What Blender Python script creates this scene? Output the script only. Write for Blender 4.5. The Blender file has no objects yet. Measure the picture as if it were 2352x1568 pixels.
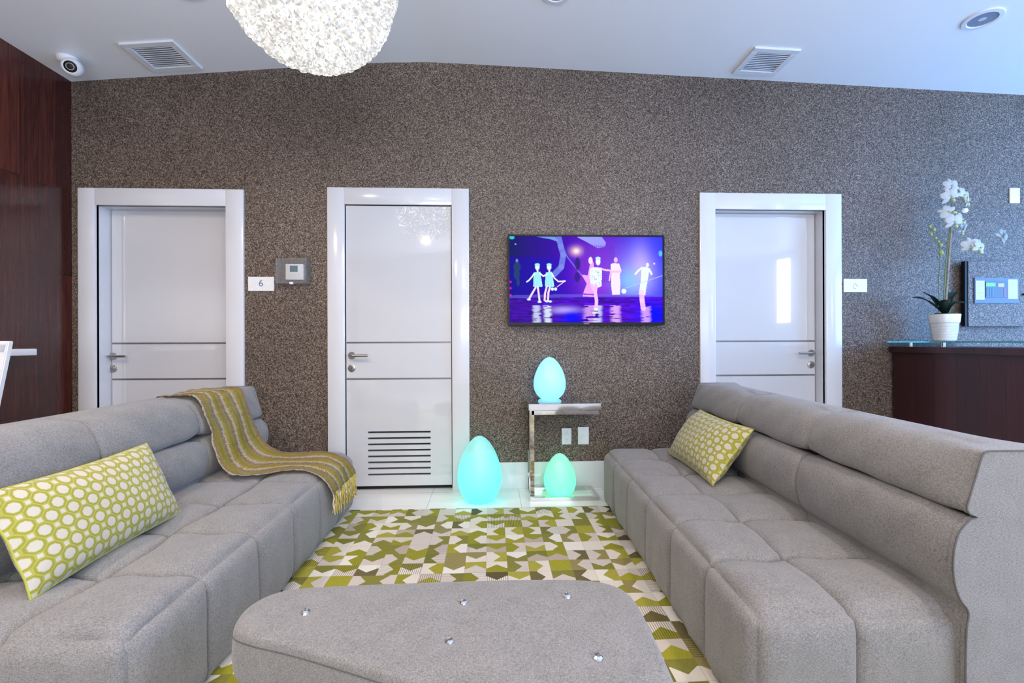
import bpy, bmesh, math, random
from mathutils import Vector, Matrix
import numpy as np
random.seed(7)
PI = math.pi
S = bpy.context.scene
C = bpy.context.collection

# ------------------------------------------------------------------ camera
cam = bpy.data.cameras.new('camera')
cam.lens = 16.0; cam.sensor_width = 36.0; cam.sensor_fit = 'HORIZONTAL'
cam.clip_start = 0.05
co = bpy.data.objects.new('camera', cam); C.objects.link(co)
co.matrix_world = (Matrix.Translation((0, 0, 1.066)) @ Matrix.Rotation(math.radians(-2.52), 4, 'Z')
                   @ Matrix.Rotation(PI / 2, 4, 'X') @ Matrix.Rotation(math.radians(-0.2), 4, 'Z'))
S.camera = co
# ------------------------------------------------------------------ world, lights, exposure
w = bpy.data.worlds.new('world'); S.world = w; w.use_nodes = True
bg = w.node_tree.nodes['Background']
bg.inputs[0].default_value = (0.50, 0.70, 1.0, 1); bg.inputs[1].default_value = 2.0
S.view_settings.view_transform = 'Standard'
S.view_settings.look = 'None'
S.view_settings.exposure = 0.0
S.view_settings.gamma = 1.0
S.view_settings.use_curve_mapping = False

def area(name, loc, direction, sx, sy, power, col):
    l = bpy.data.lights.new(name, 'AREA'); l.shape = 'RECTANGLE'; l.size = sx; l.size_y = sy
    l.energy = power; l.color = col
    o = bpy.data.objects.new(name, l); C.objects.link(o); o.location = loc
    o.rotation_euler = Vector(direction).to_track_quat('-Z', 'Y').to_euler()
    return o
# daylight through the right windows; the rear pair is added fill, tilted up
area('daylight_right', (5.92, 1.3, 1.55), (-1, 0.30, -0.02), 2.5, 1.9, 205, (0.17, 0.45, 1.0))
area('daylight_narrow', (5.95, -2.25, 2.08), (-1, 0.3, 0), 0.3, 1.3, 10, (0.93, 0.96, 1.0))
area('fill_rear_left', (0.7, -3.40, 1.75), (-.30, 1, 1.5), 2.4, 2.0, 180, (0.96, 0.96, 1.0))
area('fill_rear_right', (3.6, -3.40, 1.75), (-.4, 1, 1.1), 2.4, 2.0, 38, (0.80, 0.89, 1.0))
# added warm fill lights under the ceiling, without fixtures
for lx, ly in ((0.15, -1.1), (-2.0, 0.95), (1.3, 0.6), (-0.9, 0.2)):
    area('ceiling_fill_light', (lx, ly, 2.90), (0, 0, -1), 0.16, 0.16, 27, (1.0, 0.82, 0.66))

# ------------------------------------------------------------------ node helpers
class X:
    """a float socket that can be used in arithmetic"""
    def __init__(s, nt, k): s.nt = nt; s.k = k
    def op(s, o, *a, clamp=False):
        n = s.nt.nodes.new('ShaderNodeMath'); n.operation = o; n.use_clamp = clamp
        for i, v in enumerate((s,) + a):
            if isinstance(v, X): s.nt.links.new(v.k, n.inputs[i])
            else: n.inputs[i].default_value = v
        return X(s.nt, n.outputs[0])
    def __add__(s, o): return s.op('ADD', o)
    def __radd__(s, o): return s.op('ADD', o)
    def __sub__(s, o): return s.op('SUBTRACT', o)
    def __rsub__(s, o): return (s * -1.0) + o
    def __mul__(s, o): return s.op('MULTIPLY', o)
    def __rmul__(s, o): return s.op('MULTIPLY', o)
    def __truediv__(s, o): return s.op('DIVIDE', o)
    def lt(s, o): return s.op('LESS_THAN', o)
    def gt(s, o): return s.op('GREATER_THAN', o)
    def abs(s): return s.op('ABSOLUTE')
    def floor(s): return s.op('FLOOR')
    def frac(s): return s.op('FRACT')
    def max(s, o): return s.op('MAXIMUM', o)
    def min(s, o): return s.op('MINIMUM', o)
    def pw(s, o): return s.op('POWER', o)
    def sin(s): return s.op('SINE')
    def clamp(s): return s.op('ADD', 0.0, clamp=True)

class Mat:
    def __init__(s, name, base=(.8, .8, .8), rough=.5, metal=0., **kw):
        s.m = bpy.data.materials.new(name); s.m.use_nodes = True
        s.nt = s.m.node_tree; s.b = s.nt.nodes['Principled BSDF']
        s.b.inputs['Base Color'].default_value = (*base, 1)
        s.b.inputs['Roughness'].default_value = rough
        s.b.inputs['Metallic'].default_value = metal
        for k, v in kw.items():
            s.b.inputs[k.replace('_', ' ')].default_value = v
    def n(s, t, **kw):
        n = s.nt.nodes.new(t)
        for k, v in kw.items(): setattr(n, k, v)
        return n
    def link(s, a, b): s.nt.links.new(a, b)
    def coord(s, which='Object'):
        n = s.n('ShaderNodeTexCoord'); sep = s.n('ShaderNodeSeparateXYZ')
        s.link(n.outputs[which], sep.inputs[0])
        s.vec = n.outputs[which]
        return [X(s.nt, sep.outputs[i]) for i in range(3)]
    def comb(s, x, y, z=0.0):
        n = s.n('ShaderNodeCombineXYZ')
        for i, v in enumerate((x, y, z)):
            if isinstance(v, X): s.link(v.k, n.inputs[i])
            else: n.inputs[i].default_value = v
        return n.outputs[0]
    def noise(s, vec, scale, detail=2., rough=.5, dist=0.):
        n = s.n('ShaderNodeTexNoise'); n.inputs['Scale'].default_value = scale
        n.inputs['Detail'].default_value = detail; n.inputs['Roughness'].default_value = rough
        n.inputs['Distortion'].default_value = dist
        s.link(vec, n.inputs['Vector']); return X(s.nt, n.outputs['Fac'])
    def voro(s, vec, scale, out='Color'):
        n = s.n('ShaderNodeTexVoronoi'); n.inputs['Scale'].default_value = scale
        s.link(vec, n.inputs['Vector']); return n.outputs[out]
    def rnd(s, vec):
        n = s.n('ShaderNodeTexWhiteNoise', noise_dimensions='3D'); s.link(vec, n.inputs['Vector'])
        sep = s.n('ShaderNodeSeparateColor'); s.link(n.outputs['Color'], sep.inputs[0])
        return [X(s.nt, sep.outputs[i]) for i in range(3)]
    def ramp(s, fac, stops, const=False):
        n = s.n('ShaderNodeValToRGB'); r = n.color_ramp
        if const: r.interpolation = 'CONSTANT'
        while len(r.elements) < len(stops): r.elements.new(0.5)
        for e, (p, c) in zip(r.elements, stops):
            e.position = p; e.color = (*c, 1)
        s.link(fac.k if isinstance(fac, X) else fac, n.inputs[0]); return n.outputs[0]
    def mix(s, fac, a, b, mode='MIX'):
        n = s.n('ShaderNodeMix', data_type='RGBA', blend_type=mode)
        for k, v in ((0, fac), (6, a), (7, b)):
            if isinstance(v, X): v = v.k
            if isinstance(v, bpy.types.NodeSocket): s.link(v, n.inputs[k])
            elif k == 0: n.inputs[0].default_value = v
            else: n.inputs[k].default_value = (*v, 1)
        return n.outputs[2]
    def color(s, sock): s.link(sock, s.b.inputs['Base Color'])
    def rough(s, x): s.link(x.k, s.b.inputs['Roughness'])
    def bump(s, h, strength=.3, dist=.01):
        n = s.n('ShaderNodeBump'); n.inputs['Strength'].default_value = strength
        n.inputs['Distance'].default_value = dist
        s.link(h.k, n.inputs['Height']); s.link(n.outputs[0], s.b.inputs['Normal'])

# ------------------------------------------------------------------ materials
def mica_wall():
    m = Mat('mica_chip_wallcovering', rough=.45); m.coord()
    warp = m.noise(m.vec, 240, 3, .65)
    v = m.voro(m.vec, 210)
    sp = m.n('ShaderNodeSeparateColor'); m.link(v, sp.inputs[0])
    r = X(m.nt, sp.outputs[0]); r2 = X(m.nt, sp.outputs[1])
    big = m.noise(m.vec, 1.3, 3)
    f = r * .55 + warp * .55 + (big - .5) * .14
    m.color(m.ramp(f, [(0.26, (.012, .008, .006)), (.44, (.061, .041, .030)), (.60, (.139, .100, .075)), (.78, (.26, .20, .156)), (.97, (.62, .52, .44))]))
    m.link((r2.gt(.95) * .5).k, m.b.inputs['Metallic'])
    m.bump(f, .6, .003)
    m.b.inputs['Specular IOR Level'].default_value = .4
    return m.m
def wood_wall():
    m = Mat('dark_red_wood_boards', rough=.28); x, y, z = m.coord()
    pid = (y / .118).floor(); fr = (y / .118).frac()
    r = m.rnd(m.comb(pid, 3.0, 1.0))
    seg = (z / 1.5 + r[0] * 5.).floor(); fz = (z / 1.5 + r[0] * 5.).frac()
    q = m.rnd(m.comb(pid, seg, 7.0))
    g = m.noise(m.comb(x, y * 30., z * 1.6 + q[0] * 9.), 2.2, 5, .62, .6)
    sc = m.noise(m.comb(x, y * 6., z * 26.), 1.4, 2, .5)
    t = q[1] * .22 + g * .75 - .06
    c = m.ramp(t, [(.1, (.014, .003, .003)), (.4, (.050, .010, .008)), (.62, (.105, .024, .014)), (.9, (.19, .052, .030))])
    edge = (fr.lt(.03)).max(fz.lt(.004))
    m.color(m.mix(edge * .8, c, (.008, .003, .002)))
    m.bump(g * .25 + sc * .5 - edge * .9, .45, .006)
    m.rough(g * .15 + .16)
    m.b.inputs['Coat Weight'].default_value = .2; m.b.inputs['Coat Roughness'].default_value = .12
    return m.m
def dark_veneer():
    m = Mat('dark_mahogany_veneer', rough=.3); x, y, z = m.coord()
    fr = ((y - 3.186) / .142).frac()
    r = m.rnd(m.comb(((y - 3.186) / .142).floor(), 2., 2.))
    g = m.noise(m.comb(x * 50., y * 60., z * 1.5), 1.5, 4, .6)
    c = m.ramp(g * .8 + r[0] * .35 - .1, [(.15, (.016, .004, .006)), (.8, (.060, .016, .017))])
    e = fr.lt(.02)
    m.color(m.mix(e * .8, c, (.005, .002, .002))); m.bump(e * -1.0 + g * .1, .4, .003)
    return m.m
def fabric(name, a, b, scale=1.0):
    m = Mat(name, rough=.92); x, y, z = m.coord()
    n1 = m.noise(m.comb(x * 150., y * 480., z * 480.), scale, 3, .75)
    n2 = m.noise(m.comb(x * 480., y * 150., z * 260.), scale, 3, .75)
    n3 = m.noise(m.vec, 14, 3)
    f = (n1 + n2) * .5
    m.color(m.ramp(f + (n3 - .5) * .10, [(.36, a), (.64, b)]))
    m.bump(f, .5, .003)
    m.b.inputs['Sheen Weight'].default_value = .25; m.b.inputs['Sheen Roughness'].default_value = .5
    return m.m
def rug_mat():
    m = Mat('patchwork_rug_pattern', rough=.85); x, y, z = m.coord()
    k = 0.1
    gx = x / k + .31; gy = y / k + .12
    cx = gx.floor(); cy = gy.floor(); fx = gx.frac() - .5; fy = gy.frac() - .5
    r = m.rnd(m.comb(cx, cy, 5.0)); s = m.rnd(m.comb(cx, cy, 9.0)); t = m.rnd(m.comb(cx, cy, 14.0))
    sw = r[0].gt(.46); nsw = 1.0 - sw
    p = fx * nsw + fy * sw; q = fy * nsw + fx * sw
    sg = r[1].gt(.5) * 2.0 - 1.0
    q = q * sg
    amp = (r[2].gt(.5) * 2.0 - 1.0) * .17
    bd = ((1.0 - p.abs() * 4.0).max(-.75)) * amp * 1.15
    green = q.lt(bd)
    green = (green.max(s[0].gt(.91))) * (s[0].gt(.03))
    gcol = m.ramp(s[1], [(0., (.30, .29, .012)), (.22, (.40, .37, .045)), (.42, (.235, .225, .035)), (.58, (.36, .34, .02)), (.70, (.155, .125, .045)),
                         (.80, (.30, .255, .085)), (.9, (.20, .21, .02)), (.95, (.10, .075, .035))], True)
    fib = m.noise(m.comb(x * 40., y * 260., 1.0), 1.0, 3, .7)
    fib2 = m.noise(m.comb(x * 300., y * 40., 1.0), 1.0, 3, .7)
    fb = fib * sw + fib2 * nsw
    gcol = m.mix(.55, gcol, m.ramp(fb, [(.3, (.45, .45, .45)), (.7, (1., 1., 1.))]), 'MULTIPLY')
    ccol = m.ramp(s[2], [(0., (.66, .61, .53)), (.45, (.56, .50, .45)), (.75, (.72, .69, .62)), (.95, (.42, .35, .28))], True)
    st = m.noise(m.comb(x * 8. * sw + x * 120. * nsw, y * 8. * nsw + y * 120. * sw, s[2] * 20.), 1.0, 2, .6)
    ccol = m.mix(st.gt(.66) * s[1].gt(.55) * .5, ccol, (.34, .30, .28))
    lines = ((p * 11.0).frac().lt(.42)) * (t[0].gt(.86))
    col = m.mix(green, ccol, gcol)
    col = m.mix(lines * .75, col, m.mix(green, (.20, .15, .13), (.10, .085, .01)))
    seam = (fx.abs().max(fy.abs())).gt(.482)
    col = m.mix(seam * .22, col, (.2, .17, .08))
    m.color(col)
    m.bump(fb * .4 - seam * .6, .3, .003)
    return m.m
def pillow_mat():
    m = Mat('lattice_print_cotton', rough=.85); u, v, _ = m.coord('UV')
    k = .0305
    wob = m.noise(m.comb(u * 320., v * 320., 0.), 1.0, 1) * .10
    def cell(ox, oy):      # distance to the nearest point of a centred checkerboard lattice
        a = ((u / (2 * k) + ox).frac() - .5).abs() * 2.0; b = ((v / (2 * k) + oy).frac() - .5).abs() * 2.0
        return a, b
    def octa(ox, oy): a, b = cell(ox, oy); return (a.max(b)).max((a + b) * .72)
    oc = octa(0., 0.).min(octa(.5, .5)); sq = (lambda q: q[0].max(q[1]))
    s2 = sq(cell(.5, 0.)).min(sq(cell(0., .5)))
    white = ((oc + wob).lt(.51)).max((s2 + wob).lt(.25))
    ringm = (oc.gt(.53)) * (oc.lt(.66))
    nz = m.noise(m.comb(u * 900., v * 900., 0.), 1.0, 2)
    green = m.mix(ringm * .55, m.ramp(nz, [(.3, (.30, .29, .035)), (.7, (.43, .41, .075))]), (.20, .19, .012))
    cream = m.ramp(nz, [(.3, (.46, .41, .34)), (.7, (.60, .55, .47))])
    m.color(m.mix(white, green, cream)); m.bump(nz, .3, .002)
    m.b.inputs['Sheen Weight'].default_value = .2
    return m.m
def throw_mat():
    m = Mat('striped_knitted_wool', rough=.95); u, v, _ = m.coord('UV')
    zig = ((v * 85.).frac() - .5).abs() * .028 + (m.noise(m.comb(u * 40., v * 60., 0.), 1.0, 2) - .5) * .06
    uu = u + zig
    nz = m.noise(m.comb(u * 70., v * 160., 3.0), 1.0, 3, .75)
    vv = m.noise(m.comb(u * 9., v * 5., 3.0), 1.0, 2, .5)
    y1 = (.74, .54, .10); y2 = (.58, .54, .10); w_ = (.86, .79, .68); mv = (.50, .34, .24)
    st = [(0., w_), (.025, mv), (.06, y1), (.13, y2), (.19, mv), (.235, w_), (.265, y1), (.32, y2), (.37, y1), (.43, mv), (.475, w_), (.51, y1), (.57, y2),
          (.63, y1), (.68, mv), (.72, w_), (.755, y1), (.82, y2), (.90, y1), (.955, mv)]
    base = m.ramp(uu + (nz - .5) * .05, st, True)
    base = m.mix(((nz - .42) * 4.).clamp() * .55, base, m.ramp(vv + (nz - .5) * .8, [(.35, (.55, .52, .07)), (.5, (.78, .56, .12)), (.65, (.86, .78, .55))]))
    dark = m.noise(m.comb(u * 110., v * 240., 8.0), 1.0, 2, .8)
    base = m.mix(((.44 - dark) * 6.).clamp() * .38, base, (.13, .085, .045))
    m.color(base)
    h = (v * 170. + (u * 60.).sin() * .6).sin() * .3 + nz + dark * .8
    m.bump(h, .9, .008)
    return m.m
def tile_floor():
    m = Mat('white_glossy_tile', rough=.12); x, y, z = m.coord()
    fx = ((x + .425) / .61).frac(); fy = ((y + .42) / 1.22).frac()
    e = (fx.lt(.006)).max(fy.lt(.003))
    n = m.noise(m.comb(x * 1.5, y * 14., 0.), 1.0, 4, .6)
    c = m.ramp(n, [(.3, (.80, .79, .76)), (.7, (.87, .86, .84))])
    m.color(m.mix(e, c, (.45, .45, .43)))
    return m.m
def plaster(name, c):
    m = Mat(name, c, .38); m.coord(); n = m.noise(m.vec, 1.6, 3); n2 = m.noise(m.vec, 60, 2)
    m.bump(n * .9 + n2 * .03, .12, .02); return m.m
def gloss_white(name, c=(.80, .80, .80), r=.08, cw=.3, ci=1.5):
    m = Mat(name, c, r); m.coord(); n = m.noise(m.vec, 2.2, 3)
    m.color(m.ramp(n, [(.3, tuple(v * .965 for v in c)), (.7, c)])); m.bump(m.noise(m.vec, 3.0, 2), .02, .02)
    m.b.inputs['Coat Weight'].default_value = cw; m.b.inputs['Coat Roughness'].default_value = .02; m.b.inputs['Coat IOR'].default_value = ci
    return m.m
def brushed(name, c, r):
    m = Mat(name, c, r, 1.0); x, y, z = m.coord(); n = m.noise(m.comb(x * 20., y * 20., z * 400.), 1.0, 2)
    m.rough(n * .12 + (r - .05)); return m.m
def egg_glow(name, top, bot, s, h):
    m = Mat(name, (.22, .24, .24), .4); x, y, z = m.coord()
    m.link(m.ramp(z / h, [(0.05, bot), (.85, top)]), m.b.inputs['Emission Color']); m.b.inputs['Emission Strength'].default_value = s
    return m.m
def plain(name, c, r=.5, metal=0., var=.08, sc=30., **kw):
    m = Mat(name, c, r, metal, **kw); m.coord()
    m.color(m.ramp(m.noise(m.vec, sc, 2), [(.3, tuple(v * (1 - var) for v in c)), (.7, tuple(min(1, v * (1 + var)) for v in c))]))
    return m.m
def emis(name, c, s, r=.3):
    m = Mat(name, tuple(v * .2 for v in c), r); m.b.inputs['Emission Color'].default_value = (*c, 1); m.b.inputs['Emission Strength'].default_value = s
    m.coord(); m.rough(m.noise(m.vec, 20) * .1 + r); return m.m
M = dict(
    mica=mica_wall(), wood=wood_wall(), veneer=dark_veneer(), rug=rug_mat(), pillow=pillow_mat(), throw=throw_mat(), floor=tile_floor(),
    sofa=fabric('heather_grey_upholstery', (.100, .097, .096), (.315, .305, .302)),
    seam=plain('dark_grey_thread', (.10, .095, .095), .9),
    ceil=plaster('white_ceiling_paint', (.88, .89, .91)), wallw=plaster('white_wall_paint', (.70, .70, .70)),
    door=gloss_white('white_lacquer_door', (.60, .595, .615), .08, 1.0, 1.7), trim=gloss_white('white_lacquer_trim', (.68, .675, .70), .15),
    steel=brushed('satin_steel', (.42, .39, .36), .28), chrome=plain('polished_chrome', (.62, .60, .59), .06, 1.0, .02),
    darkline=plain('grey_inlay_strip', (.22, .21, .21), .3, .6), black=plain('black_shadow_gap', (.012, .012, .012), .7),
    blackpl=plain('black_plastic', (.008, .008, .010), .35, Specular_IOR_Level=.15), white=plain('white_plastic', (.80, .80, .80), .35, var=.03),
    paper=plain('white_paper', (.62, .62, .64), .7, var=.04), plant=plain('dark_green_leaf', (.012, .045, .030), .35, var=.3, sc=12.),
    stem=plain('green_stem', (.10, .19, .04), .5), stake=plain('bamboo_stake', (.30, .24, .17), .6, var=.3, sc=60.),
    petal=plain('white_petal', (.86, .86, .84), .5, var=.04, Subsurface_Weight=.15), lip=plain('yellow_green_lip', (.55, .55, .22), .5),
    bud=plain('green_bud', (.30, .38, .10), .5), moss=plain('brown_green_moss', (.10, .11, .035), .95, var=.5, sc=200.),
    pot=plain('white_ceramic', (.82, .82, .83), .25, var=.02), navy=plain('dark_blue_keypad', (.015, .025, .06), .3),
    bluegrey=plain('blue_grey_metal', (.08, .12, .19), .45), redkey=plain('red_key', (.35, .05, .06), .4), bluekey=plain('blue_key', (.05, .12, .24), .4),
    lcd=emis('green_lcd', (.10, .75, .03), .9), amber=emis('amber_led', (.75, .60, .15), .5), tlcd=plain('teal_lcd', (.04, .14, .20), .2),
    ink=plain('blue_grey_ink', (.12, .20, .36), .5), faint=plain('pale_grey_ink', (.52, .55, .60), .5), inkgrey=plain('grey_print', (.45, .45, .47), .6),
)
def glass(name, tint=(1, 1, 1), r=0., ior=1.45):
    m = Mat(name, tint, r); m.b.inputs['Transmission Weight'].default_value = 1.0; m.b.inputs['IOR'].default_value = ior
    m.coord(); m.rough(m.noise(m.vec, 30) * .01 + r); return m.m
M['glass'] = glass('clear_glass', (.80, .95, .93)); M['edge'] = plain('green_glass_edge', (.10, .42, .42), .1, Transmission_Weight=.5)
mm = Mat('clear_plastic_cover', (.42, .41, .40), .15); mm.b.inputs['Alpha'].default_value = .15; mm.coord(); mm.rough(mm.noise(mm.vec, 40) * .15 + .08); M['cover'] = mm.m
# crystal: faceted glass with painted emission, random facets extra bright as sparkle
mm = Mat('emissive_crystal', (.22, .22, .22), .08); mm.coord(); mm.b.inputs['Transmission Weight'].default_value = .25; mm.b.inputs['IOR'].default_value = 1.5
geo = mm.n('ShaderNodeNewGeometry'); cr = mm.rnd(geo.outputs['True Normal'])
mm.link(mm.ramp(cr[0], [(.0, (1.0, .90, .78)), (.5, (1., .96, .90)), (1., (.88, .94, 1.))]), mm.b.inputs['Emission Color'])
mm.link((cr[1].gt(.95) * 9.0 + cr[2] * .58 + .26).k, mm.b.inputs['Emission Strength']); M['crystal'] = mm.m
M['bulb'] = emis('lamp_glow', (1.0, .88, .72), 1.3)

# ------------------------------------------------------------------ mesh helpers
def bx(bm, x0, x1, y0, y1, z0, z1, bev=0., seg=2):
    r = bmesh.ops.create_cube(bm, size=1.0); vs = r['verts']
    for v in vs:
        v.co = Vector((x0 + (v.co.x + .5) * (x1 - x0), y0 + (v.co.y + .5) * (y1 - y0), z0 + (v.co.z + .5) * (z1 - z0)))
    if bev > 0:
        es = list({e for v in vs for e in v.link_edges})
        bmesh.ops.bevel(bm, geom=es, offset=bev, segments=seg, affect='EDGES', profile=.5)
    return bm
def box(*a, **k): return bx(bmesh.new(), *a, **k)
def tube(bm, pts, r, n=10, cap=True, r2=None):
    pts = [Vector(p) for p in pts]; rings = []
    up = Vector((0, 0, 1)); prev = None
    for i, p in enumerate(pts):
        d = (pts[min(i + 1, len(pts) - 1)] - pts[max(i - 1, 0)]).normalized()
        if prev is None: a = d.cross(up if abs(d.z) < .95 else Vector((1, 0, 0))).normalized()
        else: a = (prev - d * prev.dot(d)).normalized()
        prev = a; b = d.cross(a)
        rr = r if r2 is None else r + (r2 - r) * i / (len(pts) - 1)
        if callable(r): rr = r(i / (len(pts) - 1))
        rings.append([bm.verts.new(p + (a * math.cos(2 * PI * k / n) + b * math.sin(2 * PI * k / n)) * rr) for k in range(n)])
    for A, B in zip(rings, rings[1:]):
        for k in range(n): bm.faces.new((A[k], A[(k + 1) % n], B[(k + 1) % n], B[k]))
    if cap:
        bm.faces.new(rings[0][::-1]); bm.faces.new(rings[-1])
    return bm
def lathe(bm, prof, n=48, c=(0, 0, 0), sq=2.0):
    rings = []
    for r, z in prof:
        ring = []
        for k in range(n):
            a = 2 * PI * k / n; ca, sa = math.cos(a), math.sin(a)
            f = (abs(ca) ** sq + abs(sa) ** sq) ** (-1 / sq) if sq != 2 else 1
            ring.append(bm.verts.new((c[0] + r * ca * f, c[1] + r * sa * f, c[2] + z)))
        rings.append(ring)
    for A, B in zip(rings, rings[1:]):
        for k in range(n): bm.faces.new((A[k], A[(k + 1) % n], B[(k + 1) % n], B[k]))
    bm.faces.new(rings[0][::-1]); bm.faces.new(rings[-1])
    return bm
def prism(bm, poly, y0, y1):      # polygon in XZ extruded along Y
    a = [bm.verts.new((p[0], y0, p[1])) for p in poly]; b = [bm.verts.new((p[0], y1, p[1])) for p in poly]
    n = len(poly)
    bm.faces.new(a); bm.faces.new(b[::-1])
    for i in range(n): bm.faces.new((a[i], b[i], b[(i + 1) % n], a[(i + 1) % n]))
    return bm
def sphere(bm, c, r, u=20, v=12, sc=(1, 1, 1), rot=None):
    mt = Matrix.Translation(c) @ (rot or Matrix.Identity(4)) @ Matrix.Diagonal((*sc, 1))
    bmesh.ops.create_uvsphere(bm, u_segments=u, v_segments=v, radius=r, matrix=mt); return bm
def spline(pts, n=6, closed=False):
    P = [Vector(p) for p in pts]; out = []; L = len(P)
    rng = range(L) if closed else range(L - 1)
    for i in rng:
        g = (lambda k: P[k % L]) if closed else (lambda k: P[max(0, min(L - 1, k))])
        a, b, c, d = g(i - 1), g(i), g(i + 1), g(i + 2)
        for k in range(n):
            t = k / n
            out.append(.5 * ((2 * b) + (c - a) * t + (2 * a - 5 * b + 4 * c - d) * t * t + (3 * b - a - 3 * c + d) * t ** 3))
    if not closed: out.append(P[-1])
    return out
def obj(name, bm, mat, parent=None, smooth=True, angle=40, label=None, uv=None):
    bmesh.ops.recalc_face_normals(bm, faces=bm.faces[:])
    me = bpy.data.meshes.new(name); bm.to_mesh(me); bm.free()
    if smooth:
        me.shade_smooth()
        try: me.set_sharp_from_angle(angle=math.radians(angle))
        except Exception: pass
    mats = mat if isinstance(mat, (list, tuple)) else [mat]
    for k in mats: me.materials.append(M[k] if isinstance(k, str) else k)
    o = bpy.data.objects.new(name, me); C.objects.link(o)
    if parent is not None: o.parent = parent
    if label: o['label'] = label
    return o
def tag(o, label=None, cat=None, group=None, kind=None):
    for k, v in (('label', label), ('category', cat), ('group', group), ('kind', kind)):
        if v: o[k] = v
    return o
def thing(name, loc, label, cat, rotz=0., group=None, kind=None):
    o = bpy.data.objects.new(name, None); C.objects.link(o); o.empty_display_size = .1
    o.location = loc; o.rotation_euler = (0, 0, rotz)
    return tag(o, label, cat, group, kind)
def struct(name, bm, mat, label, parent=None, **k):
    o = obj(name, bm, mat, parent, **k); tag(o, label, None, None, 'structure'); return o
def inv(o, bm):      # express world-built mesh in the frame of its parent empty
    mt = (Matrix.Translation(o.location) @ o.rotation_euler.to_matrix().to_4x4()).inverted()
    bm.transform(mt); return bm
def text(bm, s, size, loc, depth=.0008, rot=(PI / 2, 0, 0)):
    cu = bpy.data.curves.new('t', 'FONT'); cu.body = s; cu.size = size; cu.extrude = depth; cu.align_x = 'CENTER'; cu.align_y = 'CENTER'
    o = bpy.data.objects.new('t', cu); C.objects.link(o)
    dg = bpy.context.evaluated_depsgraph_get(); me = bpy.data.meshes.new_from_object(o.evaluated_get(dg))
    from mathutils import Euler
    me.transform(Matrix.Translation(loc) @ Euler(rot).to_matrix().to_4x4()); bm.from_mesh(me)
    bpy.data.objects.remove(o); bpy.data.curves.remove(cu); bpy.data.meshes.remove(me); return bm

# ------------------------------------------------------------------ the room
YW = 3.3; XL = -2.92; XR = 6.0; YB = -3.5
def zc(x):      # ceiling height: shallow vault with a softened ridge
    d = x + .587
    s = .0888 if d < 0 else .033
    return 3.084 - s * (math.sqrt(d * d + .05) - .10)
def wall_piece(bm, x0, x1, z0, z1=None):
    n = max(2, int((x1 - x0) / .15))
    if z1 is None:
        top = [(x0 + (x1 - x0) * i / n, zc(x0 + (x1 - x0) * i / n) + .03) for i in range(n + 1)]
        prism(bm, [(x0, z0), (x1, z0)] + top[::-1], YW, YW + .16)
    else: prism(bm, [(x0, z0), (x1, z0), (x1, z1), (x0, z1)], YW, YW + .16)
OPEN = [(-2.774, -1.847, 2.046), (-1.067, -.266, 2.068), (1.627, 2.508, 2.058)]
bm = bmesh.new(); xs = XL - .1
for a, b, h in OPEN:
    wall_piece(bm, xs, a, 0); wall_piece(bm, a, b, h); xs = b
wall_piece(bm, xs, XR, 0)
struct('wall_back', bm, 'mica', 'sparkling brown and grey mica chip wall behind the sofas', smooth=False)
struct('wall_left', box(XL - .12, XL, YB, YW + .16, 0, 3.0), 'wood', 'dark red glossy wood board wall at the left', smooth=False)
struct('floor', box(XL - .12, XR + .12, YB - .12, YW + .6, -.1, 0), 'floor', 'white glossy tile floor', smooth=False)
bm = bmesh.new(); n = 90; rows = []
for i in range(n + 1):
    x = XL - .12 + (XR + .24 - XL) * i / n
    rows.append([bm.verts.new((x, y, zc(x) + dz)) for y, dz in ((YB - .1, 0), (YW + .2, 0), (YW + .2, .1), (YB - .1, .1))])
for A, B in zip(rows, rows[1:]):
    for k in range(4): bm.faces.new((A[k], A[(k + 1) % 4], B[(k + 1) % 4], B[k]))
struct('ceiling', bm, 'ceil', 'white vaulted ceiling')
# right wall with two window openings
bm = bmesh.new()
for y0, y1, z0, z1 in ((YB, -2.42, 0, 3), (-2.42, -2.08, 0, 1.42), (-2.42, -2.08, 2.75, 3), (-2.08, -.05, 0, 3), (-.05, 2.65, 0, .5), (-.05, 2.65, 2.6, 3), (2.65, YW + .1, 0, 3)):
    bx(bm, XR, XR + .12, y0, y1, z0, z1)
struct('wall_right', bm, 'wallw', 'white wall at the right with tall windows', smooth=False)
bm = bmesh.new()
for x0, x1, z0, z1 in ((XL, -.6, 0, 3.1), (-.6, 2.0, 0, .6), (-.6, 2.0, 2.85, 3.1), (2.0, 2.3, 0, 3.1), (2.3, 4.9, 0, .6), (2.3, 4.9, 2.85, 3.1), (4.9, XR, 0, 3.1)):
    bx(bm, x0, x1, YB - .12, YB, z0, z1)
struct('wall_rear', bm, 'wallw', 'white wall behind the camera with two added windows', smooth=False)
def window(name, horiz, a, b, z0, z1, nm, lab):
    bm = bmesh.new(); t = .045
    def bar(p0, p1, q0, q1):
        if horiz: bx(bm, p0, p1, YB - .09, YB - .03, q0, q1)
        else: bx(bm, XR + .03, XR + .09, p0, p1, q0, q1)
    bar(a, b, z0, z0 + t); bar(a, b, z1 - t, z1); bar(a, a + t, z0, z1); bar(b - t, b, z0, z1)
    for i in range(1, nm): c = a + (b - a) * i / nm; bar(c - t / 2, c + t / 2, z0, z1)
    struct(name, bm, 'trim', lab, smooth=False)
window('window_1', False, -.05, 2.65, .5, 2.6, 3, 'wide white framed window in the right wall')
window('window_2', False, -2.42, -2.08, 1.42, 2.75, 1, 'narrow white framed window in the right wall')
window('added_window_3', True, -.6, 2.0, .6, 2.85, 3, 'left white framed window added behind the camera for fill light')  # rear windows are unseen, added to house the fill lights
window('added_window_4', True, 2.3, 4.9, .6, 2.85, 3, 'right white framed window added behind the camera for fill light')
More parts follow.
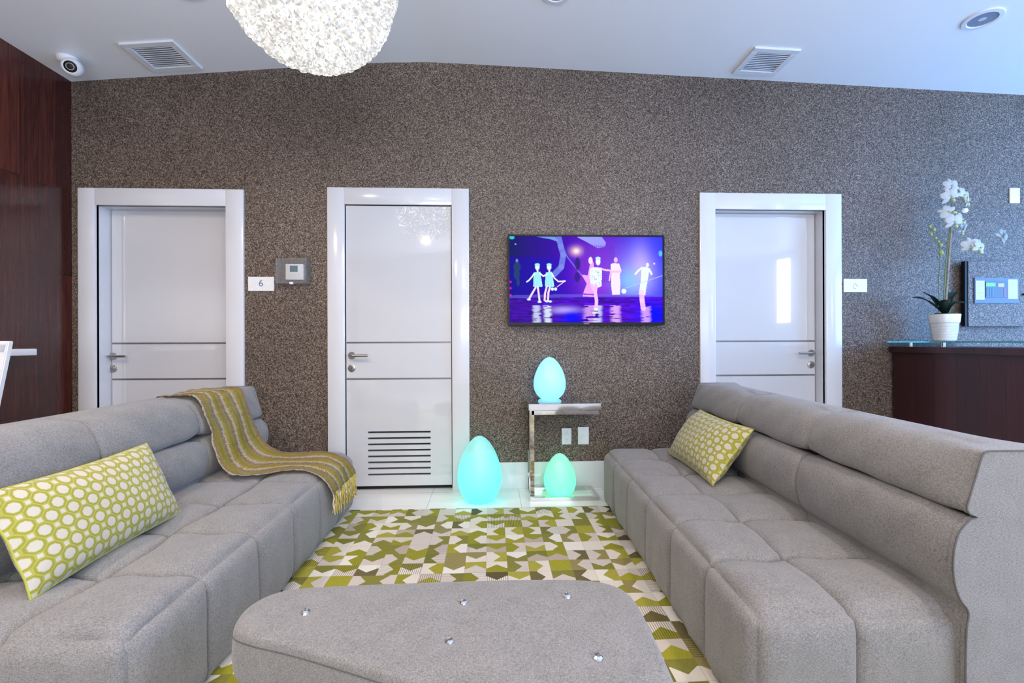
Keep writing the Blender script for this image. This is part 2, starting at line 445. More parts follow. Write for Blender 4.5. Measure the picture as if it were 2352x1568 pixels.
# baseboards
bm = bmesh.new()
for a, b in ((XL, -2.866), (-1.747, -1.166), (-.163, 1.531), (2.609, XR)):
    bx(bm, a, b, YW - .016, YW, 0, .192, .002, 1)
struct('baseboard_back', bm, 'trim', 'tall white baseboard along the mica wall', smooth=False)
struct('baseboard_left', box(XL, XL + .014, YB, YW - .016, 0, .15), 'wood', 'dark wood baseboard of the left wall', smooth=False)

# ------------------------------------------------------------------ doors
def door(name, x0, x1, h, ci0, ci1, ch, recess, leaf_x0, leaf_x1, hx, side, label, louvre=None):
    """casing outside x0..x1, opening ci0..ci1, leaf set back by recess"""
    t = thing(name, ((x0 + x1) / 2, YW, 0), label, None, kind='structure')
    bm = bmesh.new(); f = YW - .018
    bx(bm, x0, ci0, f, YW + .02, 0, h, .003, 2); bx(bm, ci1, x1, f, YW + .02, 0, h, .003, 2); bx(bm, ci0 - .001, ci1 + .001, f, YW + .02, ch, h, .003, 2)
    if True:
        e = YW + recess + .03
        bx(bm, ci0 - .02, ci0, YW, e, 0, ch); bx(bm, ci1, ci1 + .02, YW, e, 0, ch); bx(bm, ci0 - .02, ci1 + .02, YW, e, ch, ch + .02)
    obj('door_frame', inv(t, bm), 'trim', t, angle=30)
    ly = YW + recess
    bm = bmesh.new()
    if louvre:
        lx0, lx1, lz0, n, p, th = louvre
        bx(bm, leaf_x0, lx0, ly, ly + .04, .034, ch - .006); bx(bm, lx1, leaf_x1, ly, ly + .04, .034, ch - .006)
        bx(bm, lx0, lx1, ly, ly + .04, .034, lz0 - th / 2)
        for i in range(n):
            zb = lz0 + i * p + th / 2
            bx(bm, lx0, lx1, ly, ly + .04, zb, (lz0 + (i + 1) * p - th / 2) if i < n - 1 else ch - .006)
    else: bx(bm, leaf_x0, leaf_x1, ly, ly + .04, .01, ch - .004, .0015, 1)
    obj('door_leaf', inv(t, bm), 'door', t, smooth=False)
    bm = box(leaf_x0 - .01, leaf_x1 + .01, ly + .045, ly + .07, .0, ch)
    obj('dark_backing', inv(t, bm), 'black', t, smooth=False)
    bm = bmesh.new()
    for z in (1.062, .802): bx(bm, (ci0 + .004 if recess < .05 else leaf_x0 + .002), (ci1 - .004 if recess < .05 else leaf_x1 - .002), ly - .0012, ly + .002, z - .006, z + .006)
    obj('inlay_strip', inv(t, bm), 'darkline', t, smooth=False, label='thin grey horizontal inlay lines')
    bm = bmesh.new()
    lathe(bm, [(.0, 0), (.026, 0), (.026, .008), (.024, .010), (.0, .010)], 32)
    bm.transform(Matrix.Translation((hx, ly, .97)) @ Matrix.Rotation(PI / 2, 4, 'X'))
    tube(bm, [(hx, ly - .008, .97), (hx, ly - .045, .97)], .009, 16)
    tube(bm, spline([(hx, ly - .038, .97), (hx + side * .012, ly - .05, .97), (hx + side * .03, ly - .052, .97), (hx + side * .125, ly - .052, .97)], 6), .009, 16)
    obj('lever_handle', inv(t, bm), 'steel', t, label='satin steel lever handle on a round rose')
    bm = bmesh.new(); lathe(bm, [(.0, 0), (.026, 0), (.026, .008), (.023, .010), (.012, .010), (.012, .013), (.0, .013)], 32)
    bm.transform(Matrix.Translation((hx, ly, .88)) @ Matrix.Rotation(PI / 2, 4, 'X'))
    lk = obj('lock', inv(t, bm), 'steel', t, label='round steel lock escutcheon')
    bm = box(hx - .002, hx + .002, ly - .0145, ly - .0128, .873, .887); obj('keyhole', inv(t, bm), 'black', lk, smooth=False)
    return t
door('door_1', -2.866, -1.747, 2.143, -2.753, -1.868, 2.025, .115, -2.745, -1.876, -2.735 - .0, 1, 'white glossy recessed door at the left, beside the wooden wall')
door('door_2', -1.166, -.163, 2.166, -1.046, -.287, 2.047, .002, -1.040, -.293, -1.001, 1, 'white glossy flush door with a slotted vent at its foot', louvre=(-.89, -.444, .116, 8, .0432, .013))
door('door_3', 1.531, 2.609, 2.157, 1.648, 2.487, 2.037, .093, 1.656, 2.480, 2.447, -1, 'white glossy recessed door at the right, handle on its right side')

# ------------------------------------------------------------------ sofas
def rblock(bm, x0, x1, y0, y1, z0, z1, r, bulge, cuts=11, fn=None):
    b2 = bmesh.new(); bmesh.ops.create_cube(b2, size=2.0)
    bmesh.ops.subdivide_edges(b2, edges=b2.edges[:], cuts=cuts, use_grid_fill=True)
    h = Vector(((x1 - x0) / 2, (y1 - y0) / 2, (z1 - z0) / 2)); c = Vector(((x0 + x1) / 2, (y0 + y1) / 2, (z0 + z1) / 2))
    for v in b2.verts:
        p = Vector([math.sin(max(-1, min(1, q)) * PI / 2) if abs(q) < .9999 else (1 if q > 0 else -1) for q in v.co])
        P = Vector([p[i] * h[i] for i in range(3)])
        q = Vector([max(-(h[i] - r), min(h[i] - r, P[i])) for i in range(3)]); d = P - q
        if d.length > 1e-9: P = q + d.normalized() * r
        for i in range(3):
            if abs(abs(p[i]) - 1) < 1e-6:
                j, k = (i + 1) % 3, (i + 2) % 3
                P[i] += (1 if p[i] > 0 else -1) * bulge[i] * (1 - p[j] ** 2) * (1 - p[k] ** 2)
        v.co = P + c
    if fn:
        for v in b2.verts: v.co = fn(v.co)
    me = bpy.data.meshes.new('tmp'); b2.to_mesh(me); b2.free(); bm.from_mesh(me); bpy.data.meshes.remove(me)
    return bm
def sofa(name, loc, rotz, flip, L, label, s0=1.0, s1=1.0, rear=0., y0=0., nz=0.):
    """x runs from the seat front to the back, y along the length; s0..s1 depth factor from near to far end"""
    t = thing(name, loc, label, 'sofa', rotz, 'grey tufted sofas facing each other')
    sx = -1 if flip else 1
    rng = random.Random(3 + flip)
    H = .352
    def zm(q):      # raises the groove between the two back rolls
        z = q[1]
        if z > .574: z = .78 - (.78 - z) * (1 - nz / .206)
        elif z > .36: z = .36 + (z - .36) * (1 + nz / .214)
        return (q[0], z)
    def dep(v):      # final placement of a point
        k = s0 + (s1 - s0) * v.y / L
        return Vector((v.x * k * sx, v.y, v.z))
    def corner(co_, R, Rb=.05):
        x, y, z = co_; y -= y0; Ls = L - y0
        def rnd2(a, b, R):      # a,b distances inside from two faces
            if a < R and b < R:
                da, db = R - a, R - b; m_ = max(da, db); n_ = math.hypot(da, db)
                if n_ > 0: s = m_ / n_; return R - da * s, R - db * s
            return a, b
        a, b = rnd2(max(x + .012, 0), max(H + .016 - z, 0), R)
        x, z = a - .012, H + .016 - b
        for nr in (0, 1):
            e = y if not nr else Ls - y
            a, b = rnd2(max(e + .008, 0), max(H + .016 - z, 0), .075)
            e2 = a - .008
            y = e2 if not nr else Ls - e2; z = H + .016 - b
            e = y if not nr else Ls - y
            a, b = rnd2(max(e + .008, 0), max(x + .012, 0), .06)
            e2 = a - .008; y = e2 if not nr else Ls - e2; x = b - .012
        a, b = rnd2(max(x + .012, 0), max(z, 0), Rb); x, z = a - .012, b
        return Vector((x, y + y0, z))
    n = 6; pt = (L - y0) / n
    bm = bmesh.new(); ph = [rng.random() * 6 for _ in range(8)]
    for i in range(n):
        for c_ in range(2):
            xa = 0 if c_ == 0 else .302; xb = .302 if c_ == 0 else .70
            jz = rng.uniform(-.004, .004)
            def fn(p, jz=jz):
                p = p.copy(); top = max(0, min(1, p.z / H))
                w = .008 * math.sin(p.y * 9 + ph[0]) + .007 * math.sin(p.y * 21 + ph[1])
                v = .009 * math.sin(p.x * 14 + ph[2]) + .007 * math.sin(p.x * 31 + ph[3])
                if p.x > .02: p.x += w * top
                if y0 + .02 < p.y < L - .02: p.y += v
                if p.z > .1: p.z += jz + .003 * math.sin(p.x * 20 + p.y * 13 + ph[4])
                if p.x < .03: p.x += .005 * math.sin(p.y * 38 + p.z * 9) * (1 - top) + .003 * math.sin(p.y * 90 + p.z * 4) * (1 - top)
                return dep(corner(p, .085))
            rblock(bm, xa - .001, xb + .001, y0 + i * pt - .001, y0 + (i + 1) * pt + .001, .0, H, .027, (.010, .010, .021), fn=fn)
    obj('seat', bm, 'sofa', t, angle=60)
    LOW = [(.575, .33), (.572, .25), (.572, .12), (.576, .03), (.60, .012)]
    FRB = [(.585, .570), (.553, .540), (.538, .49), (.540, .44), (.556, .40), (.580, .372)]
    FRH = [(.632, .774), (.620, .758), (.603, .70), (.586, .64), (.577, .602), (.586, .584)]
    rr = rear
    def roll(name, prof, seams, soft=None):
        P = spline([(a + (rr if a > .8 else 0), 0, b) for a, b in prof], 5, True)
        PS = spline([(a + (rr if a > .8 else 0), 0, b) for a, b in (soft or prof)], 5, True)
        cen = sum(P, Vector()) / len(P); bm = bmesh.new(); rings = []
        ys = [.006, .010]; y = .02
        while y < L - .02: ys.append(y); y += .0125
        ys += [L - .010, L - .006]
        for y in ys:
            s = min([abs(y - q) for q in seams] + [9]); e = min(y, L - y)
            k = math.exp(-(s / .007) ** 2) * .020 + math.exp(-(s / .075) ** 2) * .014 + .004 * math.exp(-(e / .03) ** 2)
            ring = []
            wsf = 1 - math.exp(-(e / .10) ** 2)
            for p, p2 in zip(P, PS):
                p = p.lerp(p2, wsf); d = p - cen; d.y = 0
                wv = .003 * math.sin(y * 11 + p.z * 20) + .0015 * math.sin(y * 31 + p.z * 50)
                kk = 0 if p.x > .78 else k
                q = p - d.normalized() * (kk - wv * (1 if p.x < .7 else 0))
                yy = y + (.012 * math.sin((p.z - .4) * 8) if 0.03 < y < L - .03 else 0)
                ring.append(bm.verts.new(dep(Vector((q.x, yy, q.z)))))
            rings.append(ring)
        m_ = len(P)
        for A, B in zip(rings, rings[1:]):
            for k in range(m_): bm.faces.new((A[k], A[(k + 1) % m_], B[(k + 1) % m_], B[k]))
        bm.faces.new(rings[0]); bm.faces.new(rings[-1][::-1])
        return obj(name, bm, 'sofa', t, angle=50)
    LOW = [zm(q) for q in LOW]; FRB = [zm(q) for q in FRB]; FRH = [zm(q) for q in FRH]
    RB = [(.70, .01), (.815, .012), (.828, .03), (.830, .2), (.830, .45), (.828, .560), (.81, .574), (.70, .575)]; RB = [zm(q) for q in RB]
    roll('backrest', [zm((.62, .574))] + FRB + LOW + RB, [L / 3 + .05, 2 * L / 3 + .01])
    roll('headrest_roll', [(.66, .777)] + FRH + [zm(q) for q in [(.622, .575), (.70, .575), (.80, .575), (.828, .59), (.834, .66), (.830, .75), (.815, .777), (.74, .781)]], [L / 3 + .03, 2 * L / 3],
         soft=[(.70, .785)] + [zm(q) for q in [(.650, .776), (.615, .748), (.590, .70), (.578, .645), (.578, .605), (.592, .582)]] + [zm(q) for q in [(.622, .575), (.70, .575), (.80, .575), (.828, .59), (.834, .66), (.826, .745), (.800, .776), (.75, .787)]])
    # flat upholstered end panels carrying the whole outline, with a sewn edge
    front = spline([(a, 0, b) for a, b in [(.66, .777)] + FRH], 4) + [Vector((.607, 0, .575 + nz))] + spline([(a, 0, b) for a, b in FRB + LOW[:3]], 4)
    out = front + [Vector((.575, 0, .012)), Vector((.825 + rr, 0, .012)), Vector((.832 + rr, 0, .3)), Vector((.832 + rr, 0, .745)), Vector((.815 + rr, 0, .777))]
    for ya, yb in ((0.0, .014), (L - .014, L)):
        bm = bmesh.new(); A = [bm.verts.new(dep(Vector((p.x, ya, p.z)))) for p in out]; B = [bm.verts.new(dep(Vector((p.x, yb, p.z)))) for p in out]
        bm.faces.new(A); bm.faces.new(B[::-1]); m_ = len(out)
        for k in range(m_): bm.faces.new((A[k], B[k], B[(k + 1) % m_], A[(k + 1) % m_]))
        o = obj('end_panel', bm, 'sofa', t, angle=50)
        yy = ya if ya < .1 else yb
        bm = bmesh.new(); tube(bm, [dep(Vector((p.x, yy, p.z))) for p in [Vector((.815 + rr, 0, .777))] + front], .0022, 6)
        obj('seam_piping', bm, 'seam', o, label='dark stitched seam around the end panel')
    return t
sofa('sofa', (-.868, 1.125, .0105), math.radians(.6), True, 1.845, 'grey tufted sofa at the left with a striped throw over it')
sofa('sofa', (.672, 1.105, .0105), math.radians(-1.7), False, 1.865, 'grey tufted sofa at the right with one lattice cushion', s0=.895, s1=1.02, rear=.045, y0=.035, nz=.036)

# ------------------------------------------------------------------ bench / ottoman in front
def ottoman():
    out = [(-.654, 1.175), (-.672, 1.26), (-.636, 1.329), (-.548, 1.355), (-.299, 1.366), (.089, 1.369), (.284, 1.355), (.367, 1.317), (.396, 1.248), (.396, 1.106),
           (.385, .95), (.365, .82), (.32, .765), (.24, .775), (.12, .836), (-.158, .956), (-.439, 1.076), (-.60, 1.135)]
    t = thing('ottoman', (-.08, 1.12, 0), 'low grey upholstered ottoman with crystal buttons, rounded triangular top', 'ottoman')
    P = spline([(a, b, 0) for a, b in out], 6, True); cen = Vector((-.06, 1.14, 0))
    bt = [(-.495, 1.226), (-.081, 1.248), (.207, 1.266), (-.103, 1.088), (.236, 1.016), (.22, .87)]
    ZT = .352
    lv = [(0.0, ZT)] + [(k / 26, ZT) for k in range(1, 25)] + [(.955, ZT), (.975, ZT - .002), (.988, ZT - .006), (.996, ZT - .013), (.9995, ZT - .019), (.9985, ZT - .023), (1.0, ZT - .028), (1.004, ZT - .05), (1.006, ZT - .075),
          (1.003, ZT - .10), (.992, ZT - .12), (.970, ZT - .135), (.93, ZT - .142), (.6, ZT - .145), (.0, ZT - .145)]
    bm = bmesh.new(); rings = []
    for s, z in lv:
        if s == 0: rings.append([bm.verts.new((cen.x, cen.y, z + (.006 if z > .3 else 0)))]); continue
        ring = []
        for p in P:
            q = cen + (p - cen) * s
            zz = z
            if z > ZT - .005:
                zz += .008 * (1 - s ** 3) 
                for a, b in bt: zz -= .011 * math.exp(-(((q.x - a) ** 2 + (q.y - b) ** 2) ** .5 / .022) ** 1.3)
            ring.append(bm.verts.new((q.x, q.y, zz)))
        rings.append(ring)
    n = len(P)
    for A, B in zip(rings, rings[1:]):
        for k in range(n):
            if len(A) == 1: bm.faces.new((A[0], B[(k + 1) % n], B[k]))
            elif len(B) == 1: bm.faces.new((A[k], A[(k + 1) % n], B[0]))
            else: bm.faces.new((A[k], A[(k + 1) % n], B[(k + 1) % n], B[k]))
    obj('cushion_top', inv(t, bm), 'sofa', t, angle=60)
    bm = bmesh.new(); tube(bm, [Vector((cen.x + (p.x - cen.x) * .9992, cen.y + (p.y - cen.y) * .9992, ZT - .0205)) for p in P + P[:1]], .0016, 6)
    obj('edge_seam', inv(t, bm), 'seam', t, label='stitched seam around the top edge')
    for a, b in bt:
        bm = bmesh.new(); lathe(bm, [(0, -.004), (.012, -.004), (.0135, 0), (.0115, .005), (.007, .009), (0, .010)], 12)
        bm.transform(Matrix.Translation((a, b, ZT - .001)) ); obj('crystal_button', inv(t, bm), 'gem', t, smooth=False, label='round faceted crystal button')
    for a, b in ((-.50, 1.24), (.26, 1.22), (.20, .92)):
        bm = bmesh.new(); tube(bm, [(a, b, .012), (a, b, .21)], .016, 16, r2=.022); obj('leg', inv(t, bm), 'chrome', t)
gm = Mat('faceted_crystal', (.62, .62, .64), .08, .9); gm.coord(); gm.rough(gm.noise(gm.vec, 40) * .1 + .02); M['gem'] = gm.m
ottoman()

# ------------------------------------------------------------------ rug
bm = bmesh.new(); nx, ny = 60, 80
X0, X1, Y0, Y1 = -1.25, 1.30, -.6, 2.905
vs = [[bm.verts.new((X0 + (X1 - X0) * i / nx, Y0 + (Y1 - Y0) * j / ny + (.004 * math.sin(i * .9) if j == ny else 0) - (.012 * i / nx if j == ny else 0), .009 + .0012 * math.sin(i * .7 + j * .4))) for j in range(ny + 1)] for i in range(nx + 1)]
for i in range(nx):
    for j in range(ny): bm.faces.new((vs[i][j], vs[i + 1][j], vs[i + 1][j + 1], vs[i][j + 1]))
r = bmesh.ops.extrude_face_region(bm, geom=bm.faces[:])
for v in [g for g in r['geom'] if isinstance(g, bmesh.types.BMVert)]: v.co.z = .001
tag(obj('rug', bm, 'rug'), 'chartreuse, olive and cream patchwork rug between the sofas', 'rug')

# ------------------------------------------------------------------ cushions
def pillow(name, loc, axes, W, Hh, T, label, pinch=.03, seedv=1):
    """axes: (along, up, out) unit vectors"""
    A, U, O = [Vector(a).normalized() for a in axes]
    U = (U - A * U.dot(A)).normalized(); O = A.cross(U)
    if O.dot(Vector(axes[2])) < 0: O = -O
    t = thing(name, loc, label, 'cushion', group='lattice print cushions on the sofas')
    for side, nm in ((1, 'front_cover'), (-1, 'back_cover')):
        bm = bmesh.new(); uvl = bm.loops.layers.uv.new('UVMap'); n = 40; m_ = 24; g = []
        for i in range(n + 1):
            row = []
            for j in range(m_ + 1):
                u = -1 + 2 * i / n; v = -1 + 2 * j / m_
                u = math.copysign(abs(u) ** .8, u); v = math.copysign(abs(v) ** .8, v)
                px = u * W / 2 * (1 - pinch * 1.2 * (1 - v * v)) ; py = v * Hh / 2 * (1 - pinch * 2.0 * (1 - u * u) ) 
                th = T / 2 * (max(0, 1 - abs(u) ** 2.6) * max(0, 1 - abs(v) ** 2.6)) ** .55
                th *= 1 + .06 * math.sin(u * 5 + v * 3 + seedv)
                cr = .002 * math.sin(v * 9 + seedv) * (abs(u) ** 6) + .002 * math.sin(u * 11 + seedv) * (abs(v) ** 8)
                P = A * px + U * py + O * (side * (th + .0008) + cr)
                row.append((bm.verts.new(P), (px, py)))
            g.append(row)
        for i in range(n):
            for j in range(m_):
                q = [g[i][j], g[i + 1][j], g[i + 1][j + 1], g[i][j + 1]]
                f = bm.faces.new([a[0] for a in q])
                for lp, a in zip(f.loops, q): lp[uvl].uv = a[1]
        obj(nm, bm, 'pillow', t, angle=80)
    bm = bmesh.new(); pts = []
    for s, e in (((-1, -1), (1, -1)), ((1, -1), (1, 1)), ((1, 1), (-1, 1)), ((-1, 1), (-1, -1))):
        for k in range(12):
            f = k / 12; u = s[0] + (e[0] - s[0]) * f; v = s[1] + (e[1] - s[1]) * f
            px = u * W / 2 * (1 - pinch * 1.2 * (1 - v * v)); py = v * Hh / 2 * (1 - pinch * 2.0 * (1 - u * u))
            cr = .002 * math.sin(v * 9 + seedv) * (abs(u) ** 6) + .002 * math.sin(u * 11 + seedv) * (abs(v) ** 8)
            pts.append(A * px + U * py + O * cr)
    tube(bm, pts + [pts[0]], .0028, 6)
    obj('edge_seam', bm, plain_green, t)
plain_green = plain('chartreuse_piping', (.42, .42, .06), .8)
pillow('lattice_cushion', (-1.325, 1.60, .515), ((-.035, 1, .0), (-.46, 0, 1), (1, 0, .46)), .63, .315, .135, 'long yellow green lattice cushion leaning on the left sofa', seedv=1)
pillow('lattice_cushion', (1.158, 2.425, .512), ((.05, 1, .0), (.72, 0, 1), (-1, 0, .72)), .62, .33, .17, 'yellow green lattice cushion lying tilted against the right sofa', seedv=3)

# ------------------------------------------------------------------ throw blanket
def throw():
    t = thing('throw_blanket', (-1.30, 2.65, .40), 'yellow, olive and mauve striped knitted throw draped over the left sofa', 'blanket')
    # (x, z, y of near edge, y of far edge)
    path = [(-1.712, .60, 2.36, 2.80), (-1.708, .72, 2.36, 2.80), (-1.690, .785, 2.37, 2.80), (-1.62, .793, 2.36, 2.79), (-1.53, .793, 2.36, 2.78), (-1.492, .775, 2.36, 2.775), (-1.462, .70, 2.365, 2.775), (-1.440, .62, 2.385, 2.79),
            (-1.420, .55, 2.37, 2.80), (-1.396, .48, 2.36, 2.82), (-1.36, .425, 2.345, 2.84), (-1.30, .392, 2.345, 2.855), (-1.20, .386, 2.375, 2.85), (-1.10, .389, 2.405, 2.84), (-1.00, .389, 2.415, 2.82), (-.93, .378, 2.405, 2.80),
            (-.878, .350, 2.40, 2.80), (-.853, .30, 2.42, 2.82), (-.846, .25, 2.44, 2.84)]
    P = spline([(a, c, b) for a, b, c, d in path], 6); Q = spline([(a, d, b) for a, b, c, d in path], 6)
    bm = bmesh.new(); uvl = bm.loops.layers.uv.new('UVMap'); n = 40; L = 0; rows = []
    for i, (p, q) in enumerate(zip(P, Q)):
        if i: L += (p - P[i - 1]).length
        row = []
        dn = (P[min(i + 1, len(P) - 1)] - P[max(0, i - 1)]).normalized(); nr = Vector((-dn.z, 0, dn.x))
        if nr.x + nr.z < 0: nr = -nr
        if nr.x < -.5 and i < 12: nr = -nr if nr.z < 0 else nr
        for k in range(n + 1):
            f = k / n; c = p.lerp(q, f)
            wv = .0045 * math.sin(f * 2 * PI * 4 + .4) + .004 * math.sin(L * 18 + f * 7) + random.uniform(-.0018, .0018)
            edge = random.uniform(-.004, .004) if k in (0, n) else 0
            row.append((bm.verts.new(c + nr * (.006 + wv) + Vector((0, edge, 0))), (f, L)))
        rows.append(row)
    for A, B in zip(rows, rows[1:]):
        for k in range(n):
            q = [A[k], A[k + 1], B[k + 1], B[k]]; fc = bm.faces.new([a[0] for a in q])
            for lp, a in zip(fc.loops, q): lp[uvl].uv = a[1]
    bmesh.ops.solidify(bm, geom=bm.faces[:], thickness=.007)
    obj('knitted_cloth', inv(t, bm), 'throw', t, angle=80)
    e0, e1 = P[-1], Q[-1]
    bm = bmesh.new(); uvl = bm.loops.layers.uv.new('UVMap')
    for k in range(72):
        f = (k + random.random() * .6) / 72; s = e0.lerp(e1, f) + Vector((.006, 0, .01)); ln = random.uniform(.09, .135)
        pts = [s]; dx = random.uniform(-.006, .012); dy = random.uniform(-.012, .012)
        for j in range(1, 6):
            g = j / 5; pts.append(s + Vector((dx * g + .004 * math.sin(j * 1.7 + k), dy * g * g + .002 * math.sin(j * 2.3 + k * 2), -ln * g)))
        n0 = len(bm.faces); tube(bm, pts, .0032, 5, r2=.0022); bm.faces.ensure_lookup_table()
        for fc in bm.faces[n0:]:
            for lp in fc.loops: lp[uvl].uv = (f, 2.0 + lp.vert.co.z)
    tag(obj('fringe', inv(t, bm), 'throw', t, label='loose tassel fringe of the throw hanging over the seat front'), kind='stuff')
throw()

# ------------------------------------------------------------------ glowing eggs and side table
def egg(name, loc, R, H, mat, label, ring=False):
    t = thing(name, loc, label, 'lamp', group='glowing egg lamps')
    bm = bmesh.new(); prof = []; n = 40
    mx = max(math.sin(a) * (1 + .25 * math.cos(a)) for a in [i * PI / 200 for i in range(200)])
    z_cut = .035 * H; b0 = .014 if ring else .0
    for i in range(n + 1):
        a = PI * i / n; r = R * math.sin(a) * (1 + .25 * math.cos(a)) / mx; z = (1 - math.cos(a)) / 2 * H * 1.035 - z_cut
        if z < 0: continue
        prof.append((max(r, .0005), z + b0))
    prof = [(prof[0][0] * .86, b0)] + prof
    lathe(bm, prof, 56); obj('egg_shade', bm, mat, t, angle=70)
    if ring: bm = bmesh.new(); lathe(bm, [(.0, 0), (.078, 0), (.082, .003), (.072, .014), (.0, .015)], 40); obj('base_ring', bm, 'ringglow', t)
    else: bm = bmesh.new(); lathe(bm, [(.0, .0), (R * .5, .0), (R * .5, .003), (0, .003)], 40); obj('base', bm, 'white', t)
M['ringglow'] = emis('pale_glowing_plastic', (.35, .85, 1.0), .7)
egg('egg_lamp', (-.085, 3.045, 0), .146, .437, egg_glow('turquoise_glow', (.12, .66, .60), (.04, 1.65, 1.45), 1.0, .43), 'large turquoise glowing egg lamp on the floor beside the vented door')
egg('egg_lamp', (.463, 3.115, .001), .110, .295, egg_glow('green_glow', (.16, .78, .52), (.10, 1.45, .70), 1.0, .29), 'green glowing egg lamp on the floor under the chrome table')
egg('egg_lamp', (.397, 3.13, .652), .111, .292, egg_glow('cyan_glow', (.26, .86, 1.5), (.25, .82, 1.6), 1.0, .29), 'small pale blue glowing egg lamp on top of the chrome table', True)
t = thing('side_table', (.487, 3.13, 0), 'chrome C shaped side table against the wall, egg lamp on top', 'table')
obj('table_top', inv(t, box(.240, .728, 3.012, 3.262, .607, .651, .002, 1)), 'chrome', t, smooth=False)
bm = bmesh.new(); bx(bm, .262, .712, 3.018, 3.043, .577, .604); bx(bm, .262, .712, 3.230, 3.255, .577, .604)
bx(bm, .687, .712, 3.043, 3.230, .577, .604)
obj('apron', inv(t, bm), 'chrome', t, smooth=False)
for y in (3.018, 3.230): obj('leg', inv(t, box(.252, .279, y, y + .025, .0, .607)), 'chrome', t, smooth=False)
bm = bmesh.new(); bx(bm, .279, .716, 3.018, 3.043, 0, .025); bx(bm, .279, .716, 3.230, 3.255, 0, .025); bx(bm, .691, .716, 3.043, 3.230, 0, .025); bx(bm, .252, .279, 3.043, 3.230, 0, .025)
obj('base_frame', inv(t, bm), 'chrome', t, smooth=False)

